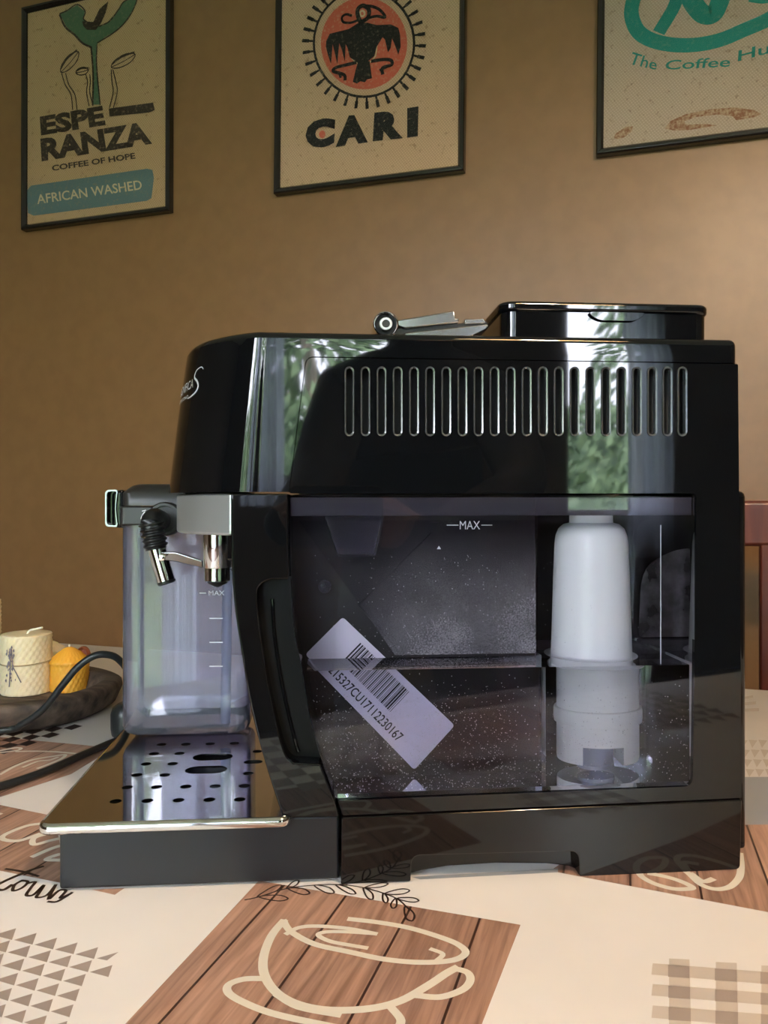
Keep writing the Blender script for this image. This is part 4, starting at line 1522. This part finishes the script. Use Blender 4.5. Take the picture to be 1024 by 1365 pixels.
Zp = lambda x, y: (40 + x / 2.844, 960 + y / 2.844)
HO = [(498, 96), (591, 95), (683, 93), (775, 91), (862, 122), (470, 131), (567, 130), (440, 170), (541, 169), (405, 212), (511, 212), (828, 206), (369, 259), (480, 258), (591, 256), (702, 255), (812, 253), (325, 312), (445, 310), (563, 308), (680, 306), (795, 305)]
hl_ = []
for x, y in HO:
    c_ = plate_uv(*Zp(x, y))
    hl_.append([(c_[0] +   .0038 * math.cos(2 * math.pi * i / 14), c_[1] + .0038 * math.sin(2 * math.pi * i / 14)) for i in range(14)])
for x, y, lw2, hw2 in ((693, 143, .0150, .0080), (668, 192, .0150, .0080), (846, 162, .0070, .0040)):
    c_ = plate_uv(*Zp(x, y))
    pts = []
    for i in range(9):
        t = -math.pi / 2 + math.pi * i / 8; pts.append((c_[0] + lw2 - hw2 + hw2 * math.cos(t), c_[1] + hw2 * math.sin(t)))
    for i in range(9):
        t = math.pi / 2 + math.pi * i / 8; pts.append((c_[0] - lw2 + hw2 + hw2 * math.cos(t), c_[1] + hw2 * math.sin(t)))
    hl_.append(pts)
pl_out = roundpoly([(u_l, -.003), (u_r, -.003), (u_r + .012, .03), (u_r + .012, WID - .03), (u_r, WID + .003), (u_l, WID + .003)], [.007, .004, .004, .004, .004, .012])
q = MB(); q.prism(pl_out, ztop - .0012, ztop, lambda u, w, z: (u, w, z))
pl = q.build('drip_plate', M['steel'], mach, None)
q = MB()
for hp in hl_: q.prism(hp, ztop - .004, ztop + .004, lambda u, w, z: (u, w, z))
boolean(pl, q.build('cutter', None, mach))
pl.data.polygons.foreach_set('use_smooth', [False] * len(pl.data.polygons))
pl.data.materials.clear(); pl.data.materials.append(M['steel'])
# rolled chrome lip round the plate
q = MB()
n = len(pl_out)
rs = []
for i in range(n):
    p = Vector(pl_out[i]); d = (Vector(pl_out[(i + 1) % n]) - Vector(pl_out[i - 1])).normalized(); nn = Vector((d.y, -d.x))
    rs.append([(p.x + nn.x * a, p.y + nn.y * a, ztop + z) for a, z in ((-.0005, .0003), (.0012, -.0004), (.0020, -.0022), (.0020, -.0046), (.0008, -.0062), (-.0015, -.0062), (-.0015, -.0013))])
rs.append(rs[0])
q.rings(rs, cap=False)
q.build('plate_rim', M['chrome'], pl, 60)
# black sump floor under the plate
q = MB(); q.box(ub0 + .003, u_r - .004, .008, WID - .008, ztop - .0061, ztop - .0058); q.build('sump', M['void'], mach, 30)

# silver trim under the hood
bot = hood_ring(ZB, 0.0055)
cut = L(310, 690)[0]
tr_ = [p for p in bot if p[0] < cut]
q = MB(); q.prism(tr_, L(307, 716, .006)[1], ZB - .0008, lambda u, w, z: (u, w, z)); q.build('silver_trim', M['silver'], mach, 40, .0022, 3)
# coffee spout
sw = 0.062
su = L(290, 740, sw)[0]
zt0, zt1, zt2, zt3 = L(290, 712, sw)[1], L(290, 757, sw)[1], L(290, 775, sw)[1], L(290, 783, sw)[1]
for k, w_ in enumerate((sw, WID - sw)):
    q = MB(); q.lathe([(.0098, zt0 + .002), (.0098, zt1), (.0094, zt1 - .0006)], (su, w_, 0), 28); sp_ = q.build('coffee_spout', M['chrome'], mach, 50)
    q = MB(); q.lathe([(.0088, zt1), (.0088, zt2), (.0078, zt2 - .0008)], (su - .0002, w_, 0), 28); q.build('spout_collar', M['chrome'], sp_, 50)
    q = MB(); q.lathe([(.0076, zt2), (.0066, zt2 - .002), (.0025, zt3), (.0012, zt3 - .0006)], (su, w_, 0), 20); q.build('spout_nozzle', M['rubber'], sp_, 50)
q = MB(); q.box(su + .004, su + .020, sw - .006, WID - sw + .006, zt1 + .004, zt0 + .002); q.build('spout_carrier', M['gloss'], mach, 30, .002)

# bean hopper lid on the top
wl = 0.028
ul0, ul1 = L(667.5, 430, wl)[0], L(950.5, 430, wl)[0]
zl = L(690, 402, wl)[1]
q = MB(); q.prism(rrect(ul0 + .002, ul1 - .001, wl + .002, .212, .010), ZT - .001, zl - .0055, lambda u, w, z: (u, w, z)); hop = q.build('bean_hopper', M['gloss'], mach, 30, .001)
q = MB(); q.prism(rrect(ul0, ul1, wl, .214, .011), zl - .0068, zl, lambda u, w, z: (u, w, z)); lid = q.build('hopper_lid', M['gloss'], mach, 30, .0022, 3)
fr_ = [(785, 417), (860, 418.5), (857, 424), (845, 430), (800, 429), (788, 423)]
q = MB(); q.prism(roundpoly([L(x, y, wl) for x, y in fr_], .003), wl - .0006, wl + .0025); q.build('finger_grip', M['gloss'], lid, 30, .0009, 2)

# lettering on the curved front
def arc_frame(z):
    ring = [Vector(p) for p in hood_ring(z)[:41]]
    acc = [0.0]
    for i in range(1, len(ring)): acc.append(acc[-1] + (ring[i] - ring[i - 1]).length)
    return ring, acc


def on_hood(s, z):
    ring, acc = arc_frame(z)
    for i in range(1, len(ring)):
        if acc[i] >= s: break
    t = (s - acc[i - 1]) / max(1e-9, acc[i] - acc[i - 1])
    p = ring[i - 1].lerp(ring[i], t)
    d = (ring[i] - ring[i - 1]).normalized()
    nn = Vector((-d.y, d.x))
    if nn.x > 0: nn = -nn
    p = p + nn * 0.0004
    return (p.x, p.y, z)


ring_, acc_ = arc_frame(.31)
# arc length where the letter S stands (photo column 272)
sS = 0
for i, p in enumerate(ring_):
    X, Y = MF.world(p.x, p.y)
    if X / Y * F + CX < 273: sS = acc_[i]; break
zc = 0.3125


def badge_map(a, b_): return (sS + .001 - a, zc + b_)     # a grows towards the front


f = Flat(lambda x, y: (x, y), lambda s, z, h: on_hood(s, z))
tmp = Flat(lambda x, y: (x, y), None)
tmp.text('MAGNIFICA', [(-.052, -.0028), (-.0115, .0005), (-.0115, .0066), (-.052, .0032)], 0.0)
tmp.text('CAPPUCCINO', [(-.050, -.0072), (-.019, -.0056), (-.019, -.0034), (-.050, -.005)], 0.0)
st = spline([(-.0195, -.0060, 0), (-.013, -.0052, 0), (-.006, -.0030, 0), (-.0035, .0005, 0), (-.0058, .004, 0), (-.0105, .0072, 0), (-.0085, .0112, 0), (-.002, .0128, 0), (.001, .0112, 0)], 5)
tmp.raw(*ribbon(st, [.0006 + .0011 * math.sin(math.pi * min(1, i / 34)) for i in range(len(st))]))
f.v = [(*badge_map(x, z), 0) for x, z, _ in tmp.v]
f.f = tmp.f
f.build('front_lettering', M['badge'], mach)

# seams moulded into the compartment wall
for pa, pb in (((478, 808), (575, 712)), ((478, 808), (530, 866))):
    a_, b_ = L(*pa, .0437), L(*pb, .0437)
    q = MB(); q.tube([(a_[0], .0438, a_[1]), (b_[0], .0438, b_[1])], .0006, 6); q.build('wall_seam', M['void'], mach)

# bar-code sticker on the compartment wall
ws_ = 0.0436
lab = [L(p[0], p[1], ws_) for p in ((407, 874), (550, 1021), (603, 963), (457, 824))]
q = MB(); q.prism(roundpoly(lab, .0025), ws_ - .0003, ws_ + .0002); stk = q.build('barcode_sticker', M['sticker'], mach, 30)
Lv = [Vector(p) for p in lab]


def lab_pt(a, b_):
    p = (Lv[0] * (1 - a) + Lv[1] * a) * (1 - b_) + (Lv[3] * (1 - a) + Lv[2] * a) * b_
    return (p.x, p.y)


f = Flat(lab_pt, lambda u, z, hh: (u, ws_ - .0003 - hh, z))
rnd = random.Random(11)
a = .20
while a < .635:
    wb = rnd.choice((.0035, .0035, .007, .0105)); f.poly([(a, .40), (a + wb, .40), (a + wb, .88), (a, .88)]); a += wb + rnd.choice((.0035, .0055, .009))
f.text('215327CU17112230167', [(.165, .12), (.80, .12), (.80, .29), (.165, .29)], 0.01)
f.build('barcode_print', M['ink'], stk, .0002)

# ================================================================== WATER TANK (lifts out of the machine)
class Thing:
    def __init__(s, name, u, w, z, label, cat, group=None):
        s.o = empty(name, (*MF.world(u, w), TZ + z), MF.a)
        s.m = Matrix.Translation((-u, -w, -z))
        tag(s.o, label, cat, group)

    def put(s, q, name, m, smooth=40, bevel=0.0, seg=2, parent=None):
        o = q.build(name, m, parent or s.o, smooth, bevel, seg); o.data.transform(s.m); return o

    def flat(s, f, name, m, hh=0.0, parent=None):
        o = f.build(name, m, parent or s.o, hh); o.data.transform(s.m); return o


zbot = L(700, 1059)[1]; ztk = L(650, 661.5)[1]
tank = Thing('water_tank', L(655, 1059)[0], .02, zbot, 'smoky clear water tank half full in the machine side', 'water tank')
tku = [L(p[0] + 1.6, p[1]) for p in te_px if p[1] < 1066]       # left edge, top to bottom
def u_left(z):
    for i in range(1, len(tku)):
        if tku[i][1] <= z:
            t = (z - tku[i - 1][1]) / (tku[i][1] - tku[i - 1][1]); return tku[i - 1][0] + (tku[i][0] - tku[i - 1][0]) * t
    return tku[-1][0]
uTR = L(926.5, 800)[0]


def tank_ring(z, ins, w0):
    ul = u_left(z) + ins; ur_ = uTR - ins
    return [(ul, w0), (ur_, w0), (ur_, .1005 - ins), (uM + .0015 + ins, .1005 - ins), (uM + .0015 + ins, .0425 - ins), (ul, .0425 - ins)]


zl0, zr0 = L(451, 1066)[1], L(923, 1048.5)[1]
def zfloor(u): return zl0 + (zr0 - zl0) * (u - L(451, 1066)[0]) / (L(923, 1048)[0] - L(451, 1066)[0])
rings = []
NZ = 22
for i in range(NZ + 1):
    t = i / NZ
    r0 = tank_ring(zbot + (ztk - zbot) * t, 0, .0006)
    rings.append([(p[0], p[1], (zfloor(p[0]) + .0008) * (1 - t) + ztk * t) for p in r0])
q = MB(); q.rings(rings, cap=False); q.add(rings[0], [tuple(range(6))])
tank.put(q, 'tank_shell', M['tank'], 25)
zw = L(650, 890.5, .003)[1]
rings = []
for i in range(13):
    t = i / 12
    r0 = tank_ring(zbot + (zw - zbot) * t, .0022, .0030)
    rings.append([(p[0], p[1], (zfloor(p[0]) + .0025) * (1 - t) + zw * t) for p in r0])
q = MB(); q.rings(rings)
wat = tank.put(q, 'water', M['water'], None)
wat['label'] = 'clear still water filling the lower half'
# mist on the back walls above the water line
q = MB()
q.prism([(L(535, 850)[0], zw + .0015), (uM, zw + .0015), (uM, ztk - .016), (u_left(ztk) + .004, ztk - .016), (L(470, 800)[0], zw + .045)], .0412, .0416)
mist_falloff(M['tankback'], zw - zbot, zw - zbot + .085, L(450, 850)[0] - L(655, 1059)[0], L(600, 850)[0] - L(655, 1059)[0], 2.4)
tank.put(q, 'condensation', M['tankback'], 30)
q = MB(); q.prism(roundpoly([(L(836, 850)[0], zw + .0012), (uTR - .004, zw + .0012), (uTR - .006, zw + .055), (uTR - .03, zw + .068), (L(836, 850)[0], zw + .070)], [.002, .004, .02, .02, .002]), .0985, .0989); tank.put(q, 'condensation', M['tankmist'], 30)
# rim band at the top
M['band'] = thin_clear('tank_rim_plastic', (0.62, 0.60, 0.68), (0.4, 0.38, 0.45), 1.5, haze=0.10, haze_col=(.6, .56, .68))
q = MB(); q.prism([L(387, 663), L(925.5, 663), L(925.5, 687), L(387, 688)], .0030, .0044); tank.put(q, 'rim_band', M['band'], 30, .0006)
# moulded filler pocket
M['pocket'] = thin_clear('tank_pocket_plastic', (0.80, 0.78, 0.86), (0.4, 0.38, 0.45), 1.5, haze=0.06, haze_col=(.6, .56, .68))
q = MB(); q.prism([L(433, 688, .012), L(513, 688, .012), L(501, 742, .012), L(450, 742, .012)], .012, .030); tank.put(q, 'filler_pocket', M['pocket'], 30, .001)
# clip boss
cb = L(433, 782, .038)
q = MB(); q.lathe([(.0045, .0405), (.0045, .0385), (.0036, .0382), (.0030, .0392), (.0016, .0390), (.001, .0372)], (cb[0], 0, cb[1]), 20, 'Y'); tank.put(q, 'clip_boss', M['band'], 40)
# marks
f = Flat(lambda x, y: L(x, y, .0024), lambda u, z, hh: (u, .0024 - hh, z))
f.text('MAX', [(613, 705.5), (640, 705.5), (640, 694.5), (613, 694.5)], 0.0)
f.stroke([(596, 700), (611, 700)], .0005, 0); f.stroke([(642, 700), (656, 700)], .0005, 0)
f.poly([(582.5, 732), (588, 732), (585.2, 727.5)])
tank.flat(f, 'max_mark', M['mark'])
# vertical moulding line at the right
q = MB(); a_, b_ = L(881, 700, .006), L(881, 885, .006); q.tube([(a_[0], .006, a_[1]), (b_[0], .006, b_[1])], .0003, 6); tank.put(q, 'moulding_line', M['mark'])
# air bubbles clinging to the wall
q = MB(); rnd = random.Random(5)
OC = [(1, 0, 0), (-1, 0, 0), (0, 1, 0), (0, -1, 0), (0, 0, 1), (0, 0, -1)]
OF = [(0, 2, 4), (2, 1, 4), (1, 3, 4), (3, 0, 4), (2, 0, 5), (1, 2, 5), (3, 1, 5), (0, 3, 5)]
cnt = 0
while cnt < 1500:
    px, py = rnd.uniform(405, 922), 893 + 165 * rnd.random() ** 0.55
    if px > 690 and rnd.random() < .55: continue
    u, z = L(px, py, .0036)
    if u < u_left(z) + .003 or z < zfloor(u) + .003: continue
    r = rnd.choice((.00022, .0003, .0003, .00042))
    q.add([(u + d[0] * r, .0039 + d[1] * r, z + d[2] * r) for d in OC], OF); cnt += 1
for i in range(380):
    px, py = rnd.gauss(600, 110), rnd.uniform(740, 880)
    if not 420 < px < 920: continue
    u, z = L(px, py, .002)
    r = rnd.choice((.00014, .0002, .00028))
    q.add([(u + d[0] * r, .0014 + d[1] * r, z + d[2] * r) for d in OC], OF)
bu = tank.put(q, 'air_bubbles', M['bubble'], 80); bu['kind'] = 'stuff'

# ================================================================== FILTER CARTRIDGE in the tank
fwc = 0.0500
fu = L(788, 800, fwc)[0]
fz = lambda y: L(788, y, .024)[1]
zb_ = fz(1018)
filt = Thing('water_filter_cartridge', fu, fwc, zb_, 'white tapered filter cartridge standing in the water tank', 'filter')
prof = [(.0278, zb_), (.0282, zb_ + .002), (.0282, fz(968)), (.0300, fz(967)), (.0303, fz(962)), (.0303, fz(951)), (.0298, fz(948)), (.0282, fz(947)), (.0282, fz(893)), (.0282, fz(892))]
q = MB(); q.lathe(prof, (fu, fwc, 0), 48)
lowp = filt.put(q, 'cartridge_base', M['white'], 35)
q = MB(); c_ = L(801, 1006, .024); q.box(c_[0] - .0135 - fu, c_[0] + .0135 - fu, -.04, .0, zb_ - .01 - zb_, fz(994) - zb_)
boolean(lowp, q.build('cutter', None, filt.o))
lowp.data.materials.clear(); lowp.data.materials.append(M['white'])
q = MB(); q.lathe([(.010, zb_ - .0035), (.0125, zb_ - .003), (.0125, zb_ - .0005), (.0118, zb_), (.0118, fz(995))], (c_[0] - .002, fwc - .012, 0), 28); filt.put(q, 'intake', M['straw'], 40)
q = MB(); q.lathe([(.0300, fz(891.5)), (.0306, fz(890.8)), (.0300, fz(889.5)), (.0285, fz(887)), (.0278, fz(884)), (.0274, fz(860)), (.0262, fz(780)), (.0252, fz(728)), (.0245, fz(716)), (.0225, fz(706)), (.0190, fz(700)), (.0150, fz(698)), (.0148, fz(687))], (fu, fwc, 0), 48)
filt.put(q, 'cartridge_dome', M['white'], 40)
q = MB(); q.lathe([(.0285, fz(891.8)), (.0320, fz(891.4)), (.0320, fz(890.2)), (.0285, fz(889.9))], (fu - .0005, fwc, 0), 48); filt.put(q, 'flange', M['white'], 40)

# ================================================================== MILK CARAFE
jw0, jw1 = 0.152, 0.222
ju0, ju1 = L(159, 850, jw0)[0], L(332, 850, jw0)[0]
jz0, jz1 = L(245, 983, jw0)[1], L(245, 697, jw0)[1]
jug = Thing('milk_carafe', (ju0 + ju1) / 2, (jw0 + jw1) / 2, jz0, 'clear plastic milk carafe with dark grey lid hooked to the machine front', 'milk carafe')


def jug_rings(ins, zlo):
    rs = []
    for dz_, extra in ((0.0, .009), (.0012, .0045), (.0035, .0015), (.008, .0), (.03, 0.0)):
        rs.append([(p[0], p[1], zlo + dz_) for p in rrect(ju0 + ins + extra, ju1 - ins - extra, jw0 + ins + extra, jw1 - ins - extra, max(.012 - ins, .006), 6)])
    for t in (.35, .7, 1.0):
        rs.append([(p[0], p[1], zlo + .03 + (jz1 - zlo - .03) * t) for p in rrect(ju0 + ins, ju1 - ins, jw0 + ins, jw1 - ins, .012 - ins, 6)])
    return rs


rs = jug_rings(0, jz0); q = MB(); q.rings(rs, cap=False); q.add(rs[0], [tuple(range(len(rs[0])))])
jsh = tank and jug.put(q, 'jug_wall', M['jug'], 50)
rs = jug_rings(.0028, jz0 + .0045); q = MB(); q.rings(rs, cap=False); q.add(rs[0], [tuple(range(len(rs[0])))])
jug.put(q, 'jug_inner_wall', M['jug'], 50)
Zj = lambda x, y: (120 + x / 3.413, 620 + y / 3.413)
f = Flat(lambda x, y: L(x, y, jw0), lambda u, z, hh: (u, jw0 - .0003 - hh, z))
for y in (697, 806, 915): f.stroke([Zj(545, y), Zj(603, y)], .0008, 0)
f.stroke([Zj(500, 582), Zj(527, 582)], .0008, 0)
f.text('MAX', [Zj(540, 592), Zj(612, 592), Zj(612, 571), Zj(540, 571)], 0.0)
jug.flat(f, 'level_marks', M['mark'])
# straw
a_, b_ = L(*Zj(622, 480), .185), L(*Zj(612, 1208), .160)
q = MB(); q.tube([(L(*Zj(630, 0), .185)[0], .185, jz1 + .004), (L(*Zj(622, 700), .175)[0], .175, L(*Zj(622, 700), .175)[1]), (b_[0], .166, jz0 + .007)], .0042, 14); jug.put(q, 'straw', M['straw'], 50)
# lid
lw0, lw1 = 0.146, 0.228
lu0, lu1 = L(160.5, 670, lw0)[0], L(262, 670, lw0)[0]
lz0, lz1, lzm = L(200, 700, lw0)[1], L(200, 645.5, lw0 + .02)[1], L(200, 674, lw0)[1]
q = MB()
rs = []
for z, ins in ((lzm, 0), (lzm + .010, .0), (lz1 - .0045, .0035), (lz1 - .0015, .0075), (lz1, .013)):
    rs.append([(p[0], p[1], z) for p in rrect(lu0 + ins * .8, lu1, lw0 + ins, lw1 - ins, .008, 5)])
q.rings(rs); lidt = jug.put(q, 'carafe_lid', M['greyplastic'], 50)
q = MB(); q.prism(rrect(lu0 - .0008, lu1 + .0005, lw0 - .001, lw1 + .001, .004), lz0, lzm - .0006, lambda u, w, z: (u, w, z)); jug.put(q, 'lid_band', M['greyplastic'], 30, .0012)
# frothing dial, elbow, bellows, tube
dc = L(219, 692, .136)
q = MB(); q.lathe([(.0135, .146), (.0135, .137), (.0125, .1355), (.0105, .1355), (.0100, .139)], (dc[0], 0, dc[1]), 32, 'Y'); jug.put(q, 'spout_dial', M['greyplastic'], 40)
pw = .110
pe = []
for px, py, w in ((214, 694, .140), (211, 693, .128), (206, 691, .117), (202, 695, pw), (202, 705, pw - .001)):
    u, z = L(px, py, w); pe.append((u, w, z))
q = MB(); q.tube(spline(pe, 5), .0078, 16); elb = jug.put(q, 'spout_elbow', M['rubber'], 50)
p0, p1 = L(202, 697, pw), L(208.5, 732, pw)
A_, B_ = Vector((p0[0], pw, p0[1])), Vector((p1[0], pw, p1[1]))
path, rad = [], []
for i in range(46):
    t = i / 45; path.append(tuple(A_.lerp(B_, t))); rad.append(.0090 - .0008 * t + .0009 * math.sin(t * 5 * 2 * math.pi))
rad[0] = .006
q = MB(); q.tube(path, rad, 20); jug.put(q, 'bellows', M['rubber'], 80)
p2, p3 = L(206.5, 722, pw), L(222, 775.5, pw)
A_, B_ = Vector((p2[0], pw, p2[1])), Vector((p3[0], pw, p3[1]))
q = MB(); q.tube([A_, A_.lerp(B_, .5), B_], .0067, 24); tub = jug.put(q, 'froth_tube', M['chrome'], 40)
d_ = (B_ - A_).normalized()
q = MB(); q.tube([B_ - d_ * .001, B_ + d_ * .001, B_ + d_ * .0018], [.0069, .0069, .0055], 24); jug.put(q, 'tube_tip', M['rubber'], 40)
# link bar to the coffee spout
k0, k1 = L(214, 741, .104), L(271, 752, .100)
q = MB()
h_ = .0028
q.rings([[(k0[0], .104, k0[1] - h_), (k0[0], .109, k0[1] - h_), (k0[0], .109, k0[1] + h_), (k0[0], .101, k0[1] + h_)],
         [(k0[0] + .012, .103, k0[1] - h_ * 1.25 - .001), (k0[0] + .012, .107, k0[1] - h_ * 1.25 - .001), (k0[0] + .012, .107, k0[1] + h_), (k0[0] + .012, .099, k0[1] + h_)],
         [(k1[0], .098, k1[1] - h_), (k1[0], .102, k1[1] - h_), (k1[0], .102, k1[1] + h_), (k1[0], .094, k1[1] + h_)]])
jug.put(q, 'spout_link', M['dull_chrome'], 30, .0008)
pv = L(216, 743, .1)
q = MB(); q.lathe([(.0026, .1005), (.0026, .0985), (.0018, .0980)], (pv[0], 0, pv[1]), 16, 'Y'); jug.put(q, 'pivot_screw', M['chrome'], 40)
# front knob with chrome rim
kw = .150
kn = rrect(L(148, 0, kw)[0], L(164, 0, kw)[0], L(0, 703.5, kw)[1], L(0, 655, kw)[1], .003, 4)
q = MB(); q.prism([(L(147, 656, kw)), (L(164, 651.5, kw)), (L(164, 704.5, kw)), (L(147, 703, kw))], kw + .002, .214); kb = jug.put(q, 'release_knob', M['gloss'], 30, .003, 3)
ro = roundpoly([L(140, 653, kw), L(157, 652.5, kw), L(154, 678, kw), L(157, 702.5, kw), L(140, 702, kw)], [.0035, .002, .004, .002, .0035], 4)
cxr = sum(p[0] for p in ro) / len(ro); czr = sum(p[1] for p in ro) / len(ro)
ri = [(cxr + (p[0] - cxr) * .78, czr + (p[1] - czr) * .91) for p in ro]
q = MB(); q.prism([ro, ri], kw, .216); jug.put(q, 'knob_rim', M['dull_chrome'], 30, .0006)
ri2 = [(cxr + (p[0] - cxr) * .82, czr + (p[1] - czr) * .94) for p in ro]
q = MB(); q.prism(ri2, kw + .006, .210); jug.put(q, 'knob_core', M['gloss'], 30)
# dial symbols
f = Flat(lambda x, y: L(x, y, lw0), lambda u, z, hh: (u, lw0 - .0012 - hh, z))
Zs = lambda x, y: (140 + x / 5.689, 640 + y / 5.689)
f.stroke([Zs(275, 295), Zs(285, 265), Zs(305, 240)], .0007, 4); f.stroke([Zs(285, 235), Zs(312, 228)], .0007, 0)
f.stroke([Zs(478, 228), Zs(510, 255), Zs(525, 300)], .0007, 4); f.stroke([Zs(505, 245), Zs(535, 262)], .0007, 0); f.stroke([Zs(515, 235), Zs(520, 275)], .0007, 0)
jug.flat(f, 'dial_symbols', M['mark'])

# ================================================================== HOT WATER SPOUT lying on the machine top
hw = .0085
hc = L(514.5, 433, hw)
hs = Thing('hot_water_spout', hc[0], hw, ZT, 'chrome and black hot water spout lying on top of the machine', 'spout')
rh = .0081
q = MB(); q.lathe([(rh, hw + .020), (rh, hw), (rh * .93, hw - .0005), (rh * .86, hw), (rh * .86, hw + .006)], (hc[0], 0, ZT + rh + .0003), 32, 'Y'); hs.put(q, 'connector', M['chrome'], 40)
q = MB(); q.lathe([(rh * .87, hw + .0030), (rh * .5, hw + .0030), (rh * .5, hw - .0002), (rh * .46, hw - .0006)], (hc[0], 0, ZT + rh + .0003), 32, 'Y'); hs.put(q, 'connector_core', M['rubber'], 40)
q = MB(); q.lathe([(rh * .52, hw - .0004), (rh * .47, hw - .0010), (rh * .32, hw - .0010), (rh * .30, hw + .001)], (hc[0], 0, ZT + rh + .0003), 28, 'Y'); hs.put(q, 'nozzle_ring', M['silver'], 40)
w2 = .016
arm = [L(527, 433, w2), L(531, 426.5, w2), L(606, 414, w2), L(607.5, 424, w2), L(612, 424.5, w2), L(612, 430, w2), L(540, 438, w2)]
q = MB(); q.prism(arm, w2, w2 + .016); hs.put(q, 'arm', M['dull_chrome'], 30, .0008)
arm2 = [L(620, 425, w2), L(645, 424, w2), L(649, 430, w2), L(620, 432, w2)]
q = MB(); q.prism(arm2, w2 + .001, w2 + .015); hs.put(q, 'arm_end', M['dull_chrome'], 30, .0006)
core = [L(525, 440, w2), L(532, 437, w2), L(650, 427.5, w2), L(651, 432, w2), L(545, 443, w2), L(527, 446, w2)]
q = MB(); q.prism(core, w2 + .002, w2 + .014); hs.put(q, 'arm_core', M['rubber'], 30)
z_ = ZT + .0006
arm3 = [(L(535, 444, w2)[0], z_), (L(540, 444, w2)[0], L(540, 443, w2)[1]), L(640, 432.5, w2), L(650, 431.5, w2), L(652.5, 435, w2), L(648, 440, w2), (L(620, 444, w2)[0], z_)]
q = MB(); q.prism(arm3, w2, w2 + .016); hs.put(q, 'lower_arm', M['dull_chrome'], 30, .0012, 2)
